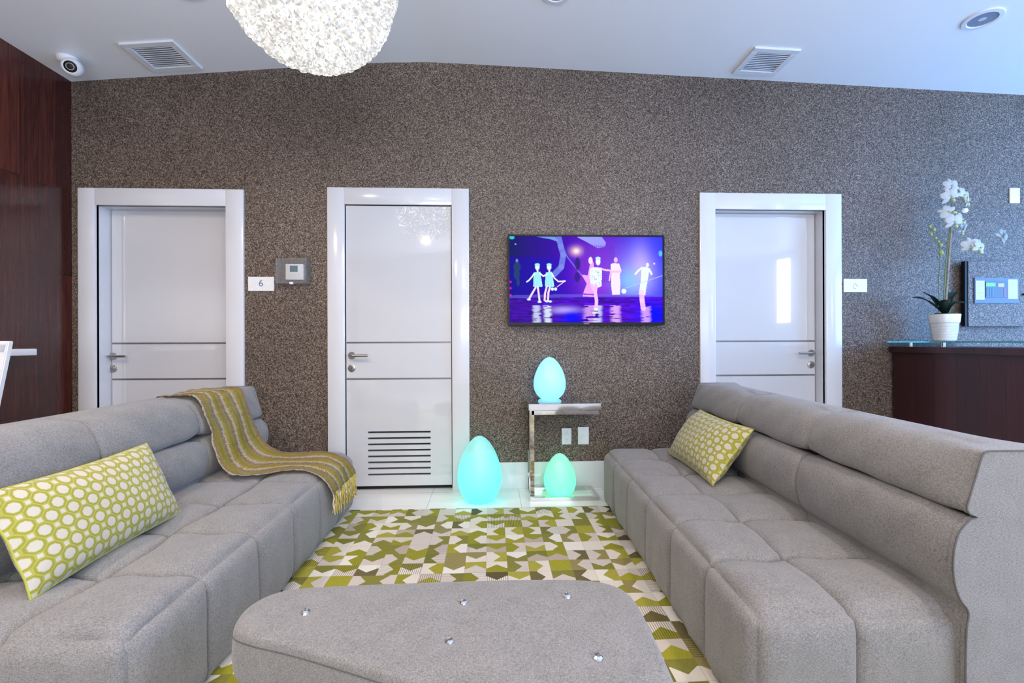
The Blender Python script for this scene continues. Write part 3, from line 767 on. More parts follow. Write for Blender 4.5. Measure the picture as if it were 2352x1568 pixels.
# ------------------------------------------------------------------ television
def tv():
    t = thing('television', (.675, YW, 1.50), 'black flat television on the mica wall showing a violet stage show', 'television')
    x0, x1, z0, z1, yf = .114, 1.243, 1.180, 1.826, 3.225
    bm = bmesh.new(); e = .012
    bx(bm, x0, x1, yf + .008, yf + .045, z0, z1, .003, 1)
    bx(bm, x0, x0 + e, yf, yf + .01, z0, z1); bx(bm, x1 - e, x1, yf, yf + .01, z0, z1); bx(bm, x0 + e, x1 - e, yf, yf + .01, z1 - e, z1); bx(bm, x0 + e, x1 - e, yf, yf + .01, z0, z0 + .020)
    obj('casing', inv(t, bm), 'blackpl', t, smooth=False)
    obj('wall_mount', inv(t, box(.45, .91, yf + .045, YW - .001, 1.33, 1.66)), 'blackpl', t, smooth=False)
    obj('maker_mark', inv(t, box(.655, .695, yf - .001, yf, z0 + .0085, z0 + .0125)), 'inkgrey', t, smooth=False)
    W, H = 400, 224
    yy, xx = np.mgrid[0:H, 0:W].astype(float); u = xx / (W - 1); v = yy / (H - 1)
    rs = np.random.RandomState(4)
    def noise(fx, fy, s):
        g = np.random.RandomState(s).rand(fy + 2, fx + 2); a = u * fx; b = v * fy; i = a.astype(int); j = b.astype(int); fa = a - i; fb = b - j
        fa = fa * fa * (3 - 2 * fa); fb = fb * fb * (3 - 2 * fb)
        return (g[j, i] * (1 - fa) + g[j, i + 1] * fa) * (1 - fb) + (g[j + 1, i] * (1 - fa) + g[j + 1, i + 1] * fa) * fb
    im = np.zeros((H, W, 3))
    base = np.array([.055, .02, .38]); lft = np.array([.010, .012, .10]); rgt = np.array([.06, .07, .85])
    k = np.clip(u * 2.6, 0, 1)[..., None]; im[:] = lft * (1 - k) + base * k
    k = np.clip((u - .55) * 2.2, 0, 1)[..., None]; im = im * (1 - k) + rgt * k
    def add(mask, col, a=1.0):
        nonlocal im
        mk = (np.clip(mask, 0, 1) * a)[..., None]; im = im * (1 - mk) + np.array(col) * mk
    def glow(cx, cy, rx, ry, col, a=1., p=1.): add(np.exp(-(((u - cx) / rx) ** 2 + ((v - cy) / ry) ** 2) ** p), col, a)
    P_ = lambda x, y: ((x - 160) / 1835, (y - 230) / 1040)
    def blob(x, y, rx, ry, col, a=1., soft=.25):
        cx, cy = P_(x, y); d = np.sqrt(((u - cx) / (rx / 1835)) ** 2 + ((v - cy) / (ry / 1040)) ** 2); add((1 - d) / soft, col, a)
    def limb(pts, r, col, a=1.):
        for (xa, ya), (xb, yb) in zip(pts, pts[1:]):
            ax, ay = P_(xa, ya); bx_, by = P_(xb, yb); asp = 1040 / 1835
            px, py = u - ax, (v - ay) * asp; dx, dy = bx_ - ax, (by - ay) * asp; tt = np.clip((px * dx + py * dy) / (dx * dx + dy * dy + 1e-9), 0, 1)
            d = np.hypot(px - dx * tt, py - dy * tt); add((r / 1835 - d) / (3 / 1835) + .5, col, a)
    def poly(pts, col, a=1.):
        q = [P_(*p) for p in pts]; ins = np.zeros((H, W), bool)
        for i in range(len(q)):
            (xa, ya), (xb, yb) = q[i], q[i - 1]
            c = ((ya > v) != (yb > v)) & (u < (xb - xa) * (v - ya) / (yb - ya + 1e-9) + xa); ins ^= c
        add(ins.astype(float), col, a)
    # drapes, moving lights, glows
    poly([(160, 480), (960, 480), (1000, 900), (1000, 940), (160, 940)], (.03, .02, .45), .45)
    poly([(470, 232), (700, 232), (760, 300), (640, 262)], (.25, .45, .8), .7)
    poly([(960, 232), (1260, 232), (1310, 300), (1300, 350), (1210, 370), (1090, 300)], (.35, .50, .90), .85)
    limb([(745, 240), (770, 350), (800, 450), (775, 600), (690, 690)], 34, (.22, .30, .75), .65)
    limb([(720, 250), (850, 480), (1010, 690)], 8, (.20, .25, .7), .6)
    glow(*P_(955, 405), .035, .05, (1., .62, .55), .95); glow(*P_(955, 405), .014, .022, (1., .95, .85), 1.)
    glow(*P_(1240, 660), .16, .42, (.42, .12, .85), .6); glow(*P_(1700, 700), .13, .32, (.42, .38, 1.), .85); glow(*P_(1600, 760), .09, .14, (.25, .60, .85), .7)
    glow(*P_(1750, 560), .06, .22, (.75, .6, 1.), .6); glow(*P_(1900, 330), .12, .25, (.10, .10, 1.), .5)
    cx, cy = P_(1230, 560); grid = (((xx % 5) < 2) | ((yy % 5) < 2)) & (np.abs(u - cx) < .10) & (np.abs(v - cy) < .22); add(grid.astype(float), (.12, .05, .45), .5)
    # dark musician and red lights
    for x, y, rx, ry, c in ((248, 525, 16, 26, (.30, .28, .40)), (250, 600, 48, 70, (.02, .05, .12)), (245, 690, 40, 70, (.02, .05, .13)), (262, 780, 22, 60, (.02, .05, .12)), (970, 560, 35, 90, (.03, .02, .16)), (965, 720, 40, 70, (.04, .02, .20))): blob(x, y, rx, ry, c, .9)
    for y in (780, 855, 940): blob(172, y, 14, 16, (.75, .05, .25), .9)
    blob(190, 245, 34, 26, (.10, .55, .60), .9); blob(232, 325, 12, 7, (.6, .9, .9)); blob(1970, 430, 26, 40, (.2, .75, .85), .6)
    # stage floor
    fl = np.clip((v - .675) * 30, 0, 1)[..., None]; n1 = noise(9, 60, 1); n2 = noise(30, 90, 2)
    flc = np.stack([.06 + .10 * n1, .015 + .04 * n1 * n2, .34 + .5 * n1], -1)
    flc = flc * (.45 + .8 * n2[..., None]) * (.55 + .6 * np.clip(u, 0, 1)[..., None]); im = im * (1 - fl) + flc * fl
    poly([(160, 940), (900, 925), (1990, 935), (1990, 960), (900, 965), (160, 975)], (.20, .20, .75), .35)
    glow(*P_(820, 1120), .09, .04, (.65, .55, 1.), .7); glow(*P_(1900, 1180), .12, .16, (.02, .05, .95), .8); glow(*P_(900, 1210), .07, .08, (.02, .02, .9), .8)
    W1 = (.80, .88, 1.); PK = (.92, .55, .95); CY = (.42, .80, .95); CD = (.22, .55, .75)
    # reflections
    for x, w_, c, a in ((480, 46, W1, .6), (610, 44, W1, .75), (1120, 80, PK, .55), (1210, 50, W1, .6), (1425, 60, PK, .65), (1790, 55, PK, .6)):
        cx, _ = P_(x, 0); m_ = np.exp(-((u - cx + .01 * (n1 - .5)) / (w_ / 1835)) ** 4) * (v > .80) * (n2 > .28); add(m_, c, a)
    # throne
    poly([(1015, 690), (1090, 700), (1120, 560), (1130, 470), (1165, 560), (1180, 900), (1170, 960), (1030, 955), (1040, 900), (1080, 800)], (.85, .45, .92), .9)
    blob(1125, 520, 28, 48, (.95, .75, .9)); poly([(1035, 918), (1165, 925), (1165, 940), (1035, 934)], (.25, .1, .6))
    # two dancers left
    def dancer(cx, flip, arm):
        blob(cx, 600, 30, 42, W1); blob(cx, 572, 34, 20, (.35, .85, .85))
        limb([(cx, 630), (cx + 4, 660)], 10, W1)
        poly([(cx - 40, 665), (cx + 34, 658), (cx + 46, 740), (cx + 62, 835), (cx + 10, 842), (cx - 50, 835), (cx - 46, 740)], CY)
        for dx in (-26, -4, 20): limb([(cx + dx, 700), (cx + dx * 1.3, 830)], 3, CD, .7)
        limb(arm, 8, W1)
    dancer(490, 1, [(455, 675), (425, 720), (390, 760), (365, 778)]); dancer(630, 1, [(665, 680), (690, 730), (740, 775), (820, 768)])
    limb([(525, 680), (560, 710), (600, 690)], 9, W1); limb([(820, 768), (725, 838)], 4, (1., .75, .85))
    for x in (668, 706): blob(x, 865, 20, 22, W1)
    for pts in ([(470, 845), (435, 905), (395, 975)], [(495, 845), (505, 920), (515, 1010)], [(600, 840), (580, 920), (575, 1000)], [(640, 840), (620, 910), (615, 1000)]): limb(pts, 11, (.95, .70, .92))
    for x, y in ((388, 990), (515, 1020), (600, 1012), (640, 1015)): blob(x, y, 26, 14, (.65, .95, 1.))
    # centre dancer
    blob(1215, 530, 32, 52, W1); blob(1215, 492, 34, 22, (.5, .85, .85)); poly([(1120, 615), (1160, 600), (1262, 605), (1262, 700), (1255, 830), (1205, 850), (1130, 825), (1110, 700)], (.80, .86, .98))
    for i in range(26): blob(1120 + rs.rand() * 135, 625 + rs.rand() * 190, 6, 9, (.35, .40, .62), .8)
    limb([(1255, 620), (1310, 635), (1375, 640)], 11, PK); limb([(1190, 830), (1180, 900), (1195, 1000), (1190, 1110)], 20, PK); limb([(1140, 820), (1165, 870)], 20, PK); blob(1190, 1110, 28, 16, W1); blob(1168, 1155, 30, 12, W1, .8)
    # gowned figure
    blob(1428, 510, 26, 36, (.75, .50, .80)); poly([(1365, 565), (1400, 548), (1470, 555), (1498, 640), (1475, 690), (1485, 800), (1475, 930), (1385, 935), (1370, 800), (1375, 680)], (.95, .78, 1.))
    limb([(1370, 640), (1350, 760)], 8, PK); limb([(1375, 655), (1480, 650)], 14, PK); blob(1525, 890, 34, 34, W1)
    # figure at right
    blob(1812, 570, 20, 30, (.95, .9, 1.)); poly([(1740, 600), (1800, 590), (1835, 620), (1820, 720), (1790, 880), (1785, 940), (1705, 925), (1730, 760)], (.80, .92, 1.))
    limb([(1745, 605), (1700, 640), (1665, 680)], 12, W1); limb([(1830, 620), (1860, 680)], 13, W1); blob(1893, 553, 14, 14, (.7, .7, 1.)); limb([(1550, 850), (1990, 700)], 5, (.5, .6, 1.), .7)
    limb([(1740, 900), (1745, 1000), (1760, 1100)], 30, (.90, .62, .98), .8)
    lum = im.mean(-1, keepdims=True); im = np.clip(lum + (im - lum) * 1.18, 0, 1)
    bm = bmesh.new(); a, b, c, d = x0 + e, x1 - e, z0 + .020, z1 - e
    g = [[bm.verts.new((a + (b - a) * i / (W - 1), yf + .006, d - (d - c) * j / (H - 1))) for i in range(W)] for j in range(H)]
    for j in range(H - 1):
        for i in range(W - 1): bm.faces.new((g[j][i], g[j + 1][i], g[j + 1][i + 1], g[j][i + 1]))
    mt = Mat('lit_screen', (.003, .003, .003), .5); mt.b.inputs['Specular IOR Level'].default_value = .04; at = mt.n('ShaderNodeAttribute', attribute_name='picture')
    mt.link(at.outputs['Color'], mt.b.inputs['Emission Color']); mt.b.inputs['Emission Strength'].default_value = 1.15
    o = obj('screen', inv(t, bm), mt.m, t, smooth=False, label='lit screen with dancers on a violet stage')
    ca = o.data.color_attributes.new('picture', 'FLOAT_COLOR', 'POINT')
    arr = np.ones((H * W, 4)); arr[:, :3] = im.reshape(-1, 3); ca.data.foreach_set('color', arr.ravel())
tv()

# ------------------------------------------------------------------ wall fittings
t = thing('wall_sign', (-1.63, YW, 1.48), 'white plate with the number 6 beside the left door', 'sign', group='white plates beside the doors')
obj('plate', inv(t, box(-1.719, -1.541, YW - .008, YW, 1.430, 1.529, .001, 1)), 'white', t, smooth=False)
obj('number', inv(t, text(bmesh.new(), '6', .068, (-1.630, YW - .0085, 1.482))), 'ink', t, smooth=False, label='blue grey number 6')
t = thing('wall_sign', (2.72, YW, 1.475), 'white plate with a faint round mark beside the right door', 'sign', group='white plates beside the doors')
obj('plate', inv(t, box(2.632, 2.812, YW - .008, YW, 1.426, 1.525, .001, 1)), 'white', t, smooth=False)
bm = bmesh.new(); tube(bm, [(2.72 + .016 * math.cos(a), YW - .0085, 1.468 + .016 * math.sin(a)) for a in [i * PI / 10 for i in range(17)]], .0022, 6)
sphere(bm, (2.722, YW - .008, 1.494), .005, 10, 6, (1, .2, 1)); obj('round_mark', inv(t, bm), 'faint', t)

t = thing('thermostat', (-1.40, YW, 1.56), 'white thermostat under a clear plastic guard box', 'thermostat')
obj('body', inv(t, box(-1.452, -1.329, YW - .028, YW, 1.507, 1.618, .004, 2)), 'white', t, angle=30)
obj('display', inv(t, box(-1.420, -1.367, YW - .0295, YW - .027, 1.562, 1.605)), 'tlcd', t, smooth=False)
bm = bmesh.new()
bx(bm, -1.505, -1.295, YW - .062, YW - .058, 1.477, 1.651, .0015, 1)
for a in ((-1.505, -1.500, YW - .06, YW, 1.477, 1.651), (-1.300, -1.295, YW - .06, YW, 1.477, 1.651), (-1.505, -1.295, YW - .06, YW, 1.646, 1.651), (-1.505, -1.295, YW - .06, YW, 1.477, 1.482),
          (-1.472, -1.468, YW - .062, YW - .058, 1.482, 1.646), (-1.515, -1.285, YW - .006, YW, 1.470, 1.658)): bx(bm, *a)
obj('guard_box', inv(t, bm), 'cover', t, smooth=False, label='clear plastic guard box')
bm = bmesh.new(); bx(bm, -1.41, -1.385, YW - .066, YW - .05, 1.470, 1.487, .003, 2); obj('lock', inv(t, bm), 'white', t)

t = thing('power_outlet', (.54, YW, .374), 'white double power outlet behind the chrome table, left of the blank plate', 'outlet')
pl = obj('plate', inv(t, box(.505, .576, YW - .007, YW, .315, .433, .002, 2)), 'white', t, angle=30)
for z in (.347, .401):
    so = obj('socket', inv(t, box(.522, .559, YW - .009, YW - .006, z - .017, z + .017, .001, 1)), 'white', t, smooth=False)
    for q in ((-.008, -.001, .009), (.006, -.001, .009), (-.001, -.012, -.006)):
        obj('slot', inv(t, box(.5405 + q[0] - .0013, .5405 + q[0] + .0013, YW - .0098, YW - .0088, z + q[1], z + q[2])), 'inkgrey', so, smooth=False)
tag(obj('wall_plate', box(.624, .704, YW - .006, YW, .314, .441, .002, 2), 'white', angle=30), 'blank white wall plate right of the power outlet, low on the wall', 'wall plate', 'blank white wall plates')
tag(obj('wall_plate', box(3.941, 4.021, YW - .008, YW, 2.105, 2.221, .002, 2), 'white', angle=30), 'blank white wall plate high on the wall above the alarm cabinet', 'wall plate', 'blank white wall plates')

t = thing('alarm_cabinet', (3.86, YW, 1.41), 'mica faced wall cabinet door holding a fire alarm control panel', 'cabinet')
Y0c = YW - .055
obj('cabinet_door', inv(t, box(3.555, 4.08, Y0c, Y0c + .02, 1.168, 1.655)), 'mica', t, smooth=False)
obj('cabinet_body', inv(t, box(3.575, 4.07, Y0c + .02, YW - .0005, 1.185, 1.64)), 'blackpl', t, smooth=False)
obj('gap_shadow', inv(t, box(3.533, 3.555, Y0c + .004, Y0c + .03, 1.168, 1.655)), 'blackpl', t, smooth=False)  # black strip standing in for the shadowed gap beside the door
bm = bmesh.new(); sphere(bm, (3.985, Y0c - .010, 1.405), .010, 14, 8); obj('knob', inv(t, bm), 'blackpl', t)
F = lambda px, py: ((3.6 + (px - 2237) * (.335 / 98)), (1.527 - (py - 640) * (.182 / 55)))
def rect(a, b, c, d, dep, mat, name, par, **k):
    x0, z1 = F(a, b); x1, z0 = F(c, d)
    return obj(name, inv(t, box(x0, x1, Y0c - dep, Y0c + .0, z0, z1)), mat, par, smooth=False, **k)
face = rect(2236, 639, 2337, 697, .008, 'bluegrey', 'control_panel', t, label='blue grey alarm control panel')
rect(2238, 646, 2258, 689, .0092, 'paper', 'paper_sheet', face); rect(2312, 643, 2334, 687, .0092, 'paper', 'paper_sheet', face)
rect(2260, 648, 2309, 684, .011, 'navy', 'keypad', face, label='dark blue keypad')
rect(2261, 651, 2282, 659, .012, 'lcd', 'display', face, label='green lit display'); rect(2288, 652, 2302, 660, .012, 'amber', 'indicator', face)
bm = bmesh.new(); b2 = bmesh.new()
for i in range(3):
    for j in range(4):
        x0, z1 = F(2262 + i * 6, 663 + j * 5); bx(bm, x0, x0 + .015, Y0c - .0125, Y0c - .01, z1 - .010, z1)
for j in range(4):
    x0, z1 = F(2301, 664 + j * 5); bx(b2, x0, x0 + .016, Y0c - .0125, Y0c - .01, z1 - .010, z1)
tag(obj('button_block', inv(t, bm), 'bluekey', face, smooth=False)); tag(obj('red_buttons', inv(t, b2), 'redkey', face, smooth=False))
for a0, a1 in ((2240, 2256), (2314, 2332)):
    bm = bmesh.new()
    for q in range(11):
        x0, z1 = F(a0, 649 + q * 3.3); x1, _ = F(a0 + (a1 - a0) * random.uniform(.5, 1), 0); bx(bm, x0, x1, Y0c - .0098, Y0c - .009, z1 - .0025, z1)
    obj('printed_lines', inv(t, bm), 'inkgrey', face, smooth=False)

# security camera in the corner
t = thing('security_camera', (-2.73, 3.06, zc(-2.73)), 'white turret security camera in the left ceiling corner', 'camera')
zt = zc(-2.73)
bm = bmesh.new(); lathe(bm, [(0, .012), (.052, .012), (.056, 0), (.053, -.022), (.042, -.034), (0, -.036)], 36); bm.transform(Matrix.Translation((-2.73, 3.06, zt)))
obj('mount_base', inv(t, bm), 'white', t)
c0 = Vector((-2.672, 3.03, zt - .075)); d = Vector((.50, -1, -.42)).normalized(); rot = d.to_track_quat('Z', 'Y').to_matrix().to_4x4()
bm = bmesh.new(); lathe(bm, [(0, -.062), (.028, -.058), (.048, -.04), (.055, -.012), (.054, .02), (.048, .040), (.040, .048), (.036, .044), (0, .044)], 40); bm.transform(Matrix.Translation(c0) @ rot)
body = obj('camera_body', inv(t, bm), 'white', t)
bm = bmesh.new(); lathe(bm, [(0, .044), (.033, .044), (.033, .047), (.026, .050), (.0, .050)], 32); bm.transform(Matrix.Translation(c0) @ rot); obj('lens_face', inv(t, bm), 'blackpl', body, label='black round lens face')
bm = bmesh.new(); tube(bm, [(.019 * math.cos(a), .019 * math.sin(a), .051) for a in [i * PI / 16 for i in range(33)]], .0018, 6); bm.transform(Matrix.Translation(c0) @ rot); obj('lens_ring', inv(t, bm), 'steel', body, label='thin silver ring around the lens')

# ceiling vents and recessed lights
def vent(x0, x1, y0, y1, label):
    cx = (x0 + x1) / 2; cy = (y0 + y1) / 2; sl = (zc(cx + .05) - zc(cx - .05)) / .1
    t = thing('ceiling_vent', (cx, cy, zc(cx)), label, 'vent', group='louvred ceiling vents'); t.rotation_euler = (0, -math.atan(sl), 0)
    a, b = (x1 - x0) / 2, (y1 - y0) / 2; w = .042; bm = bmesh.new()
    for q in ((-a, a, -b, -b + w), (-a, a, b - w, b), (-a, -a + w, -b + w, b - w), (a - w, a, -b + w, b - w)): bx(bm, *q, -.012, .004, .002, 1)
    obj('vent_frame', bm, 'trimc', t, angle=30)
    obj('vent_duct', box(-a + w, a - w, -b + w, b - w, -.001, .002), 'ductgrey', t, smooth=False)
    for k in range(10):
        y = -b + w + .012 + k * (2 * b - 2 * w - .02) / 9.6
        bm = box(-a + w - .002, a - w + .002, -.0075, .0075, -.0012, .0012); bm.transform(Matrix.Translation((0, y, -.006)) @ Matrix.Rotation(math.radians(38), 4, 'X'))
        obj('slat', bm, 'trimc', t, smooth=False)
M['trimc'] = plain('white_painted_metal', (.74, .755, .79), .4, var=.02); M['ductgrey'] = plain('grey_duct', (.42, .43, .45), .8)
vent(-2.325, -1.995, 2.945, 3.240, 'square white louvred ceiling vent at the left, near the camera in the corner')
vent(1.745, 2.060, 2.935, 3.225, 'square white louvred ceiling vent at the right, above the right door')
def can(x, y, r, label):
    sl = (zc(x + .05) - zc(x - .05)) / .1
    t = thing('recessed_light', (x, y, zc(x)), label, 'ceiling light', group='recessed ceiling lights'); t.rotation_euler = (0, -math.atan(sl), 0)
    bm = bmesh.new(); lathe(bm, [(r * .70, -.004), (r * .74, -.010), (r * .96, -.008), (r, -.001), (r, .002), (r * .70, .002)], 48)
    # open ring: drop the caps
    bmesh.ops.delete(bm, geom=[f for f in bm.faces if len(f.verts) > 4], context='FACES')
    obj('trim_ring', bm, 'trimc', t)
    bm = bmesh.new(); lathe(bm, [(r * .72, -.0045), (r * .60, -.002), (r * .5, -.0012), (0.001, -.001)], 48); obj('reflector', bm, 'reflector', t, label='grey blue reflector bowl')
    bm = bmesh.new(); sphere(bm, (0, 0, -.001), r * .42, 24, 8, (1, 1, .10)); obj('lamp_lens', bm, 'lens', t)
M['reflector'] = plain('grey_reflector', (.30, .36, .46), .25, .4); M['lens'] = plain('frosted_lens', (.55, .60, .68), .2)
can(-1.655, 2.55, .092, 'recessed round ceiling light left of the chandelier, cut by the top of the picture')
can(.373, 2.575, .092, 'recessed round ceiling light right of the chandelier, only its rim showing')
can(2.915, 2.575, .095, 'recessed round ceiling light at the far right')

# ------------------------------------------------------------------ chandelier
def chandelier():
    cx, cy, zt, R, H = -.692, 1.78, 2.450, .298, .285
    t = thing('chandelier', (cx, cy, zt), 'round crystal ball chandelier glowing under the ceiling', 'chandelier')
    bm = bmesh.new(); lathe(bm, [(R * .55 * math.cos(a), -H * .55 * math.sin(a)) for a in [PI / 2 - .001 - i * PI / 24 for i in range(12)]] + [(R * .55, .02), (.07, .03), (.06, .18), (.0, .18)], 40)
    obj('light_diffuser', bm, 'bulb', t, label='warm glowing core behind the crystals')
    L_ = bpy.data.lights.new('chandelier_light', 'AREA'); L_.shape = 'DISK'; L_.size = .03; L_.energy = 6; L_.color = (1.0, .84, .66)
    lo = bpy.data.objects.new('chandelier_light', L_); C.objects.link(lo); lo.location = (cx, cy, zt - H - .030)
    bm = bmesh.new()
    for r, z in ((R + .012, 0), (R + .02, .06), (R * .55, .12), (.13, .24)): tube(bm, [(r * math.cos(a), r * math.sin(a), z) for a in [i * PI / 24 for i in range(49)]], .004, 8)
    tube(bm, [(0, 0, .15), (0, 0, zc(cx) - zt - .005)], .006, 8); lathe(bm, [(0, 0), (.065, 0), (.06, -.02), (.02, -.03), (0, -.03)], 32, (0, 0, zc(cx) - zt - .001))
    obj('metal_frame', bm, 'chrome', t)
    # crystal balls
    src = bmesh.new(); bmesh.ops.create_icosphere(src, subdivisions=2, radius=.0215)
    me = bpy.data.meshes.new('crystal'); src.to_mesh(me); src.free(); me.materials.append(M['crystal'])
    pos = []; nr = 11
    for i in range(nr + 1):
        a = PI / 2 * (1 - (i / nr)); r = R * math.cos(a) ** .90; z = -H * math.sin(a)
        n = max(1, int(2 * PI * r / .0415)); o = random.random() * 6
        for k in range(n):
            b = o + 2 * PI * k / n; j = random.uniform(-.003, .003)
            pos.append((r * math.cos(b) * (1 + j), r * math.sin(b) * (1 + j), z + random.uniform(-.004, .004)))
    for z, r in ((.035, R * .99), (.070, R * .93), (.10, R * .78), (.12, R * .60), (.15, .14), (.185, .125), (.22, .12)):
        n = max(6, int(2 * PI * r / .042))
        for k in range(n): b = 2 * PI * (k + .5 * (int(z * 100) % 2)) / n; pos.append((r * math.cos(b), r * math.sin(b), z))
    cz = 1.066 - zt
    def vis(p): 
        d = Vector(p) - Vector((-cx, -cy, cz)); nrm = Vector((p[0], p[1], p[2])).normalized(); return (-d.normalized().dot(nrm), )
    pos.sort(key=vis, reverse=True)
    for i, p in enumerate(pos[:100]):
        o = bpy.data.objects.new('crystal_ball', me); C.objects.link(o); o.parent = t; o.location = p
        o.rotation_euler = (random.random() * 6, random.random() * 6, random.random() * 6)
    bm = bmesh.new()
    from mathutils import Euler
    for p in pos[100:]:
        bmesh.ops.create_icosphere(bm, subdivisions=2, radius=.0215, matrix=Matrix.Translation(p) @ Euler((random.random() * 6, random.random() * 6, 0)).to_matrix().to_4x4())
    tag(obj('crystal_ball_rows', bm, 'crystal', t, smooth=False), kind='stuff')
    bm = bmesh.new()
    for j in range(7):
        z = -.005 + j * .0115; r = R + .026 + .004 * math.sin(j * .5)
        for k in range(190):
            b = 2 * PI * (k + .5 * (j % 2)) / 190
            bmesh.ops.create_icosphere(bm, subdivisions=1, radius=.0052, matrix=Matrix.Translation((r * math.cos(b), r * math.sin(b), z)))
    tag(obj('bead_band', bm, 'crystal', t, smooth=False, label='band of tiny crystal beads around the rim'), kind='stuff')
chandelier()

# ------------------------------------------------------------------ counter and orchid
t = thing('reception_counter', (3.2, 1.9, 0), 'dark mahogany counter with a raised glass top at the right', 'counter')
obj('body', inv(t, box(3.0, 3.50, .9, 3.278, 0, .977)), 'veneer', t, smooth=False)
obj('wooden_top', inv(t, box(2.967, 3.53, .87, 3.280, .977, 1.018, .002, 1)), 'veneer', t, smooth=False)
g = obj('glass_top', inv(t, box(2.955, 3.54, .86, 3.281, 1.048, 1.058, .001, 1)), ['glass'], t, smooth=False, label='clear glass shelf with a green edge')
obj('glass_edge', inv(t, box(2.9515, 2.9545, .86, 3.281, 1.0485, 1.0575)), 'edge', g, smooth=False, label='green polished glass edge')
for x in (3.03,):
    for y in (3.17, 2.93, 2.1, 1.2):
        bm = bmesh.new(); tube(bm, [(x, y, 1.018), (x, y, 1.048)], .0125, 16); obj('standoff', inv(t, bm), 'chrome', t)

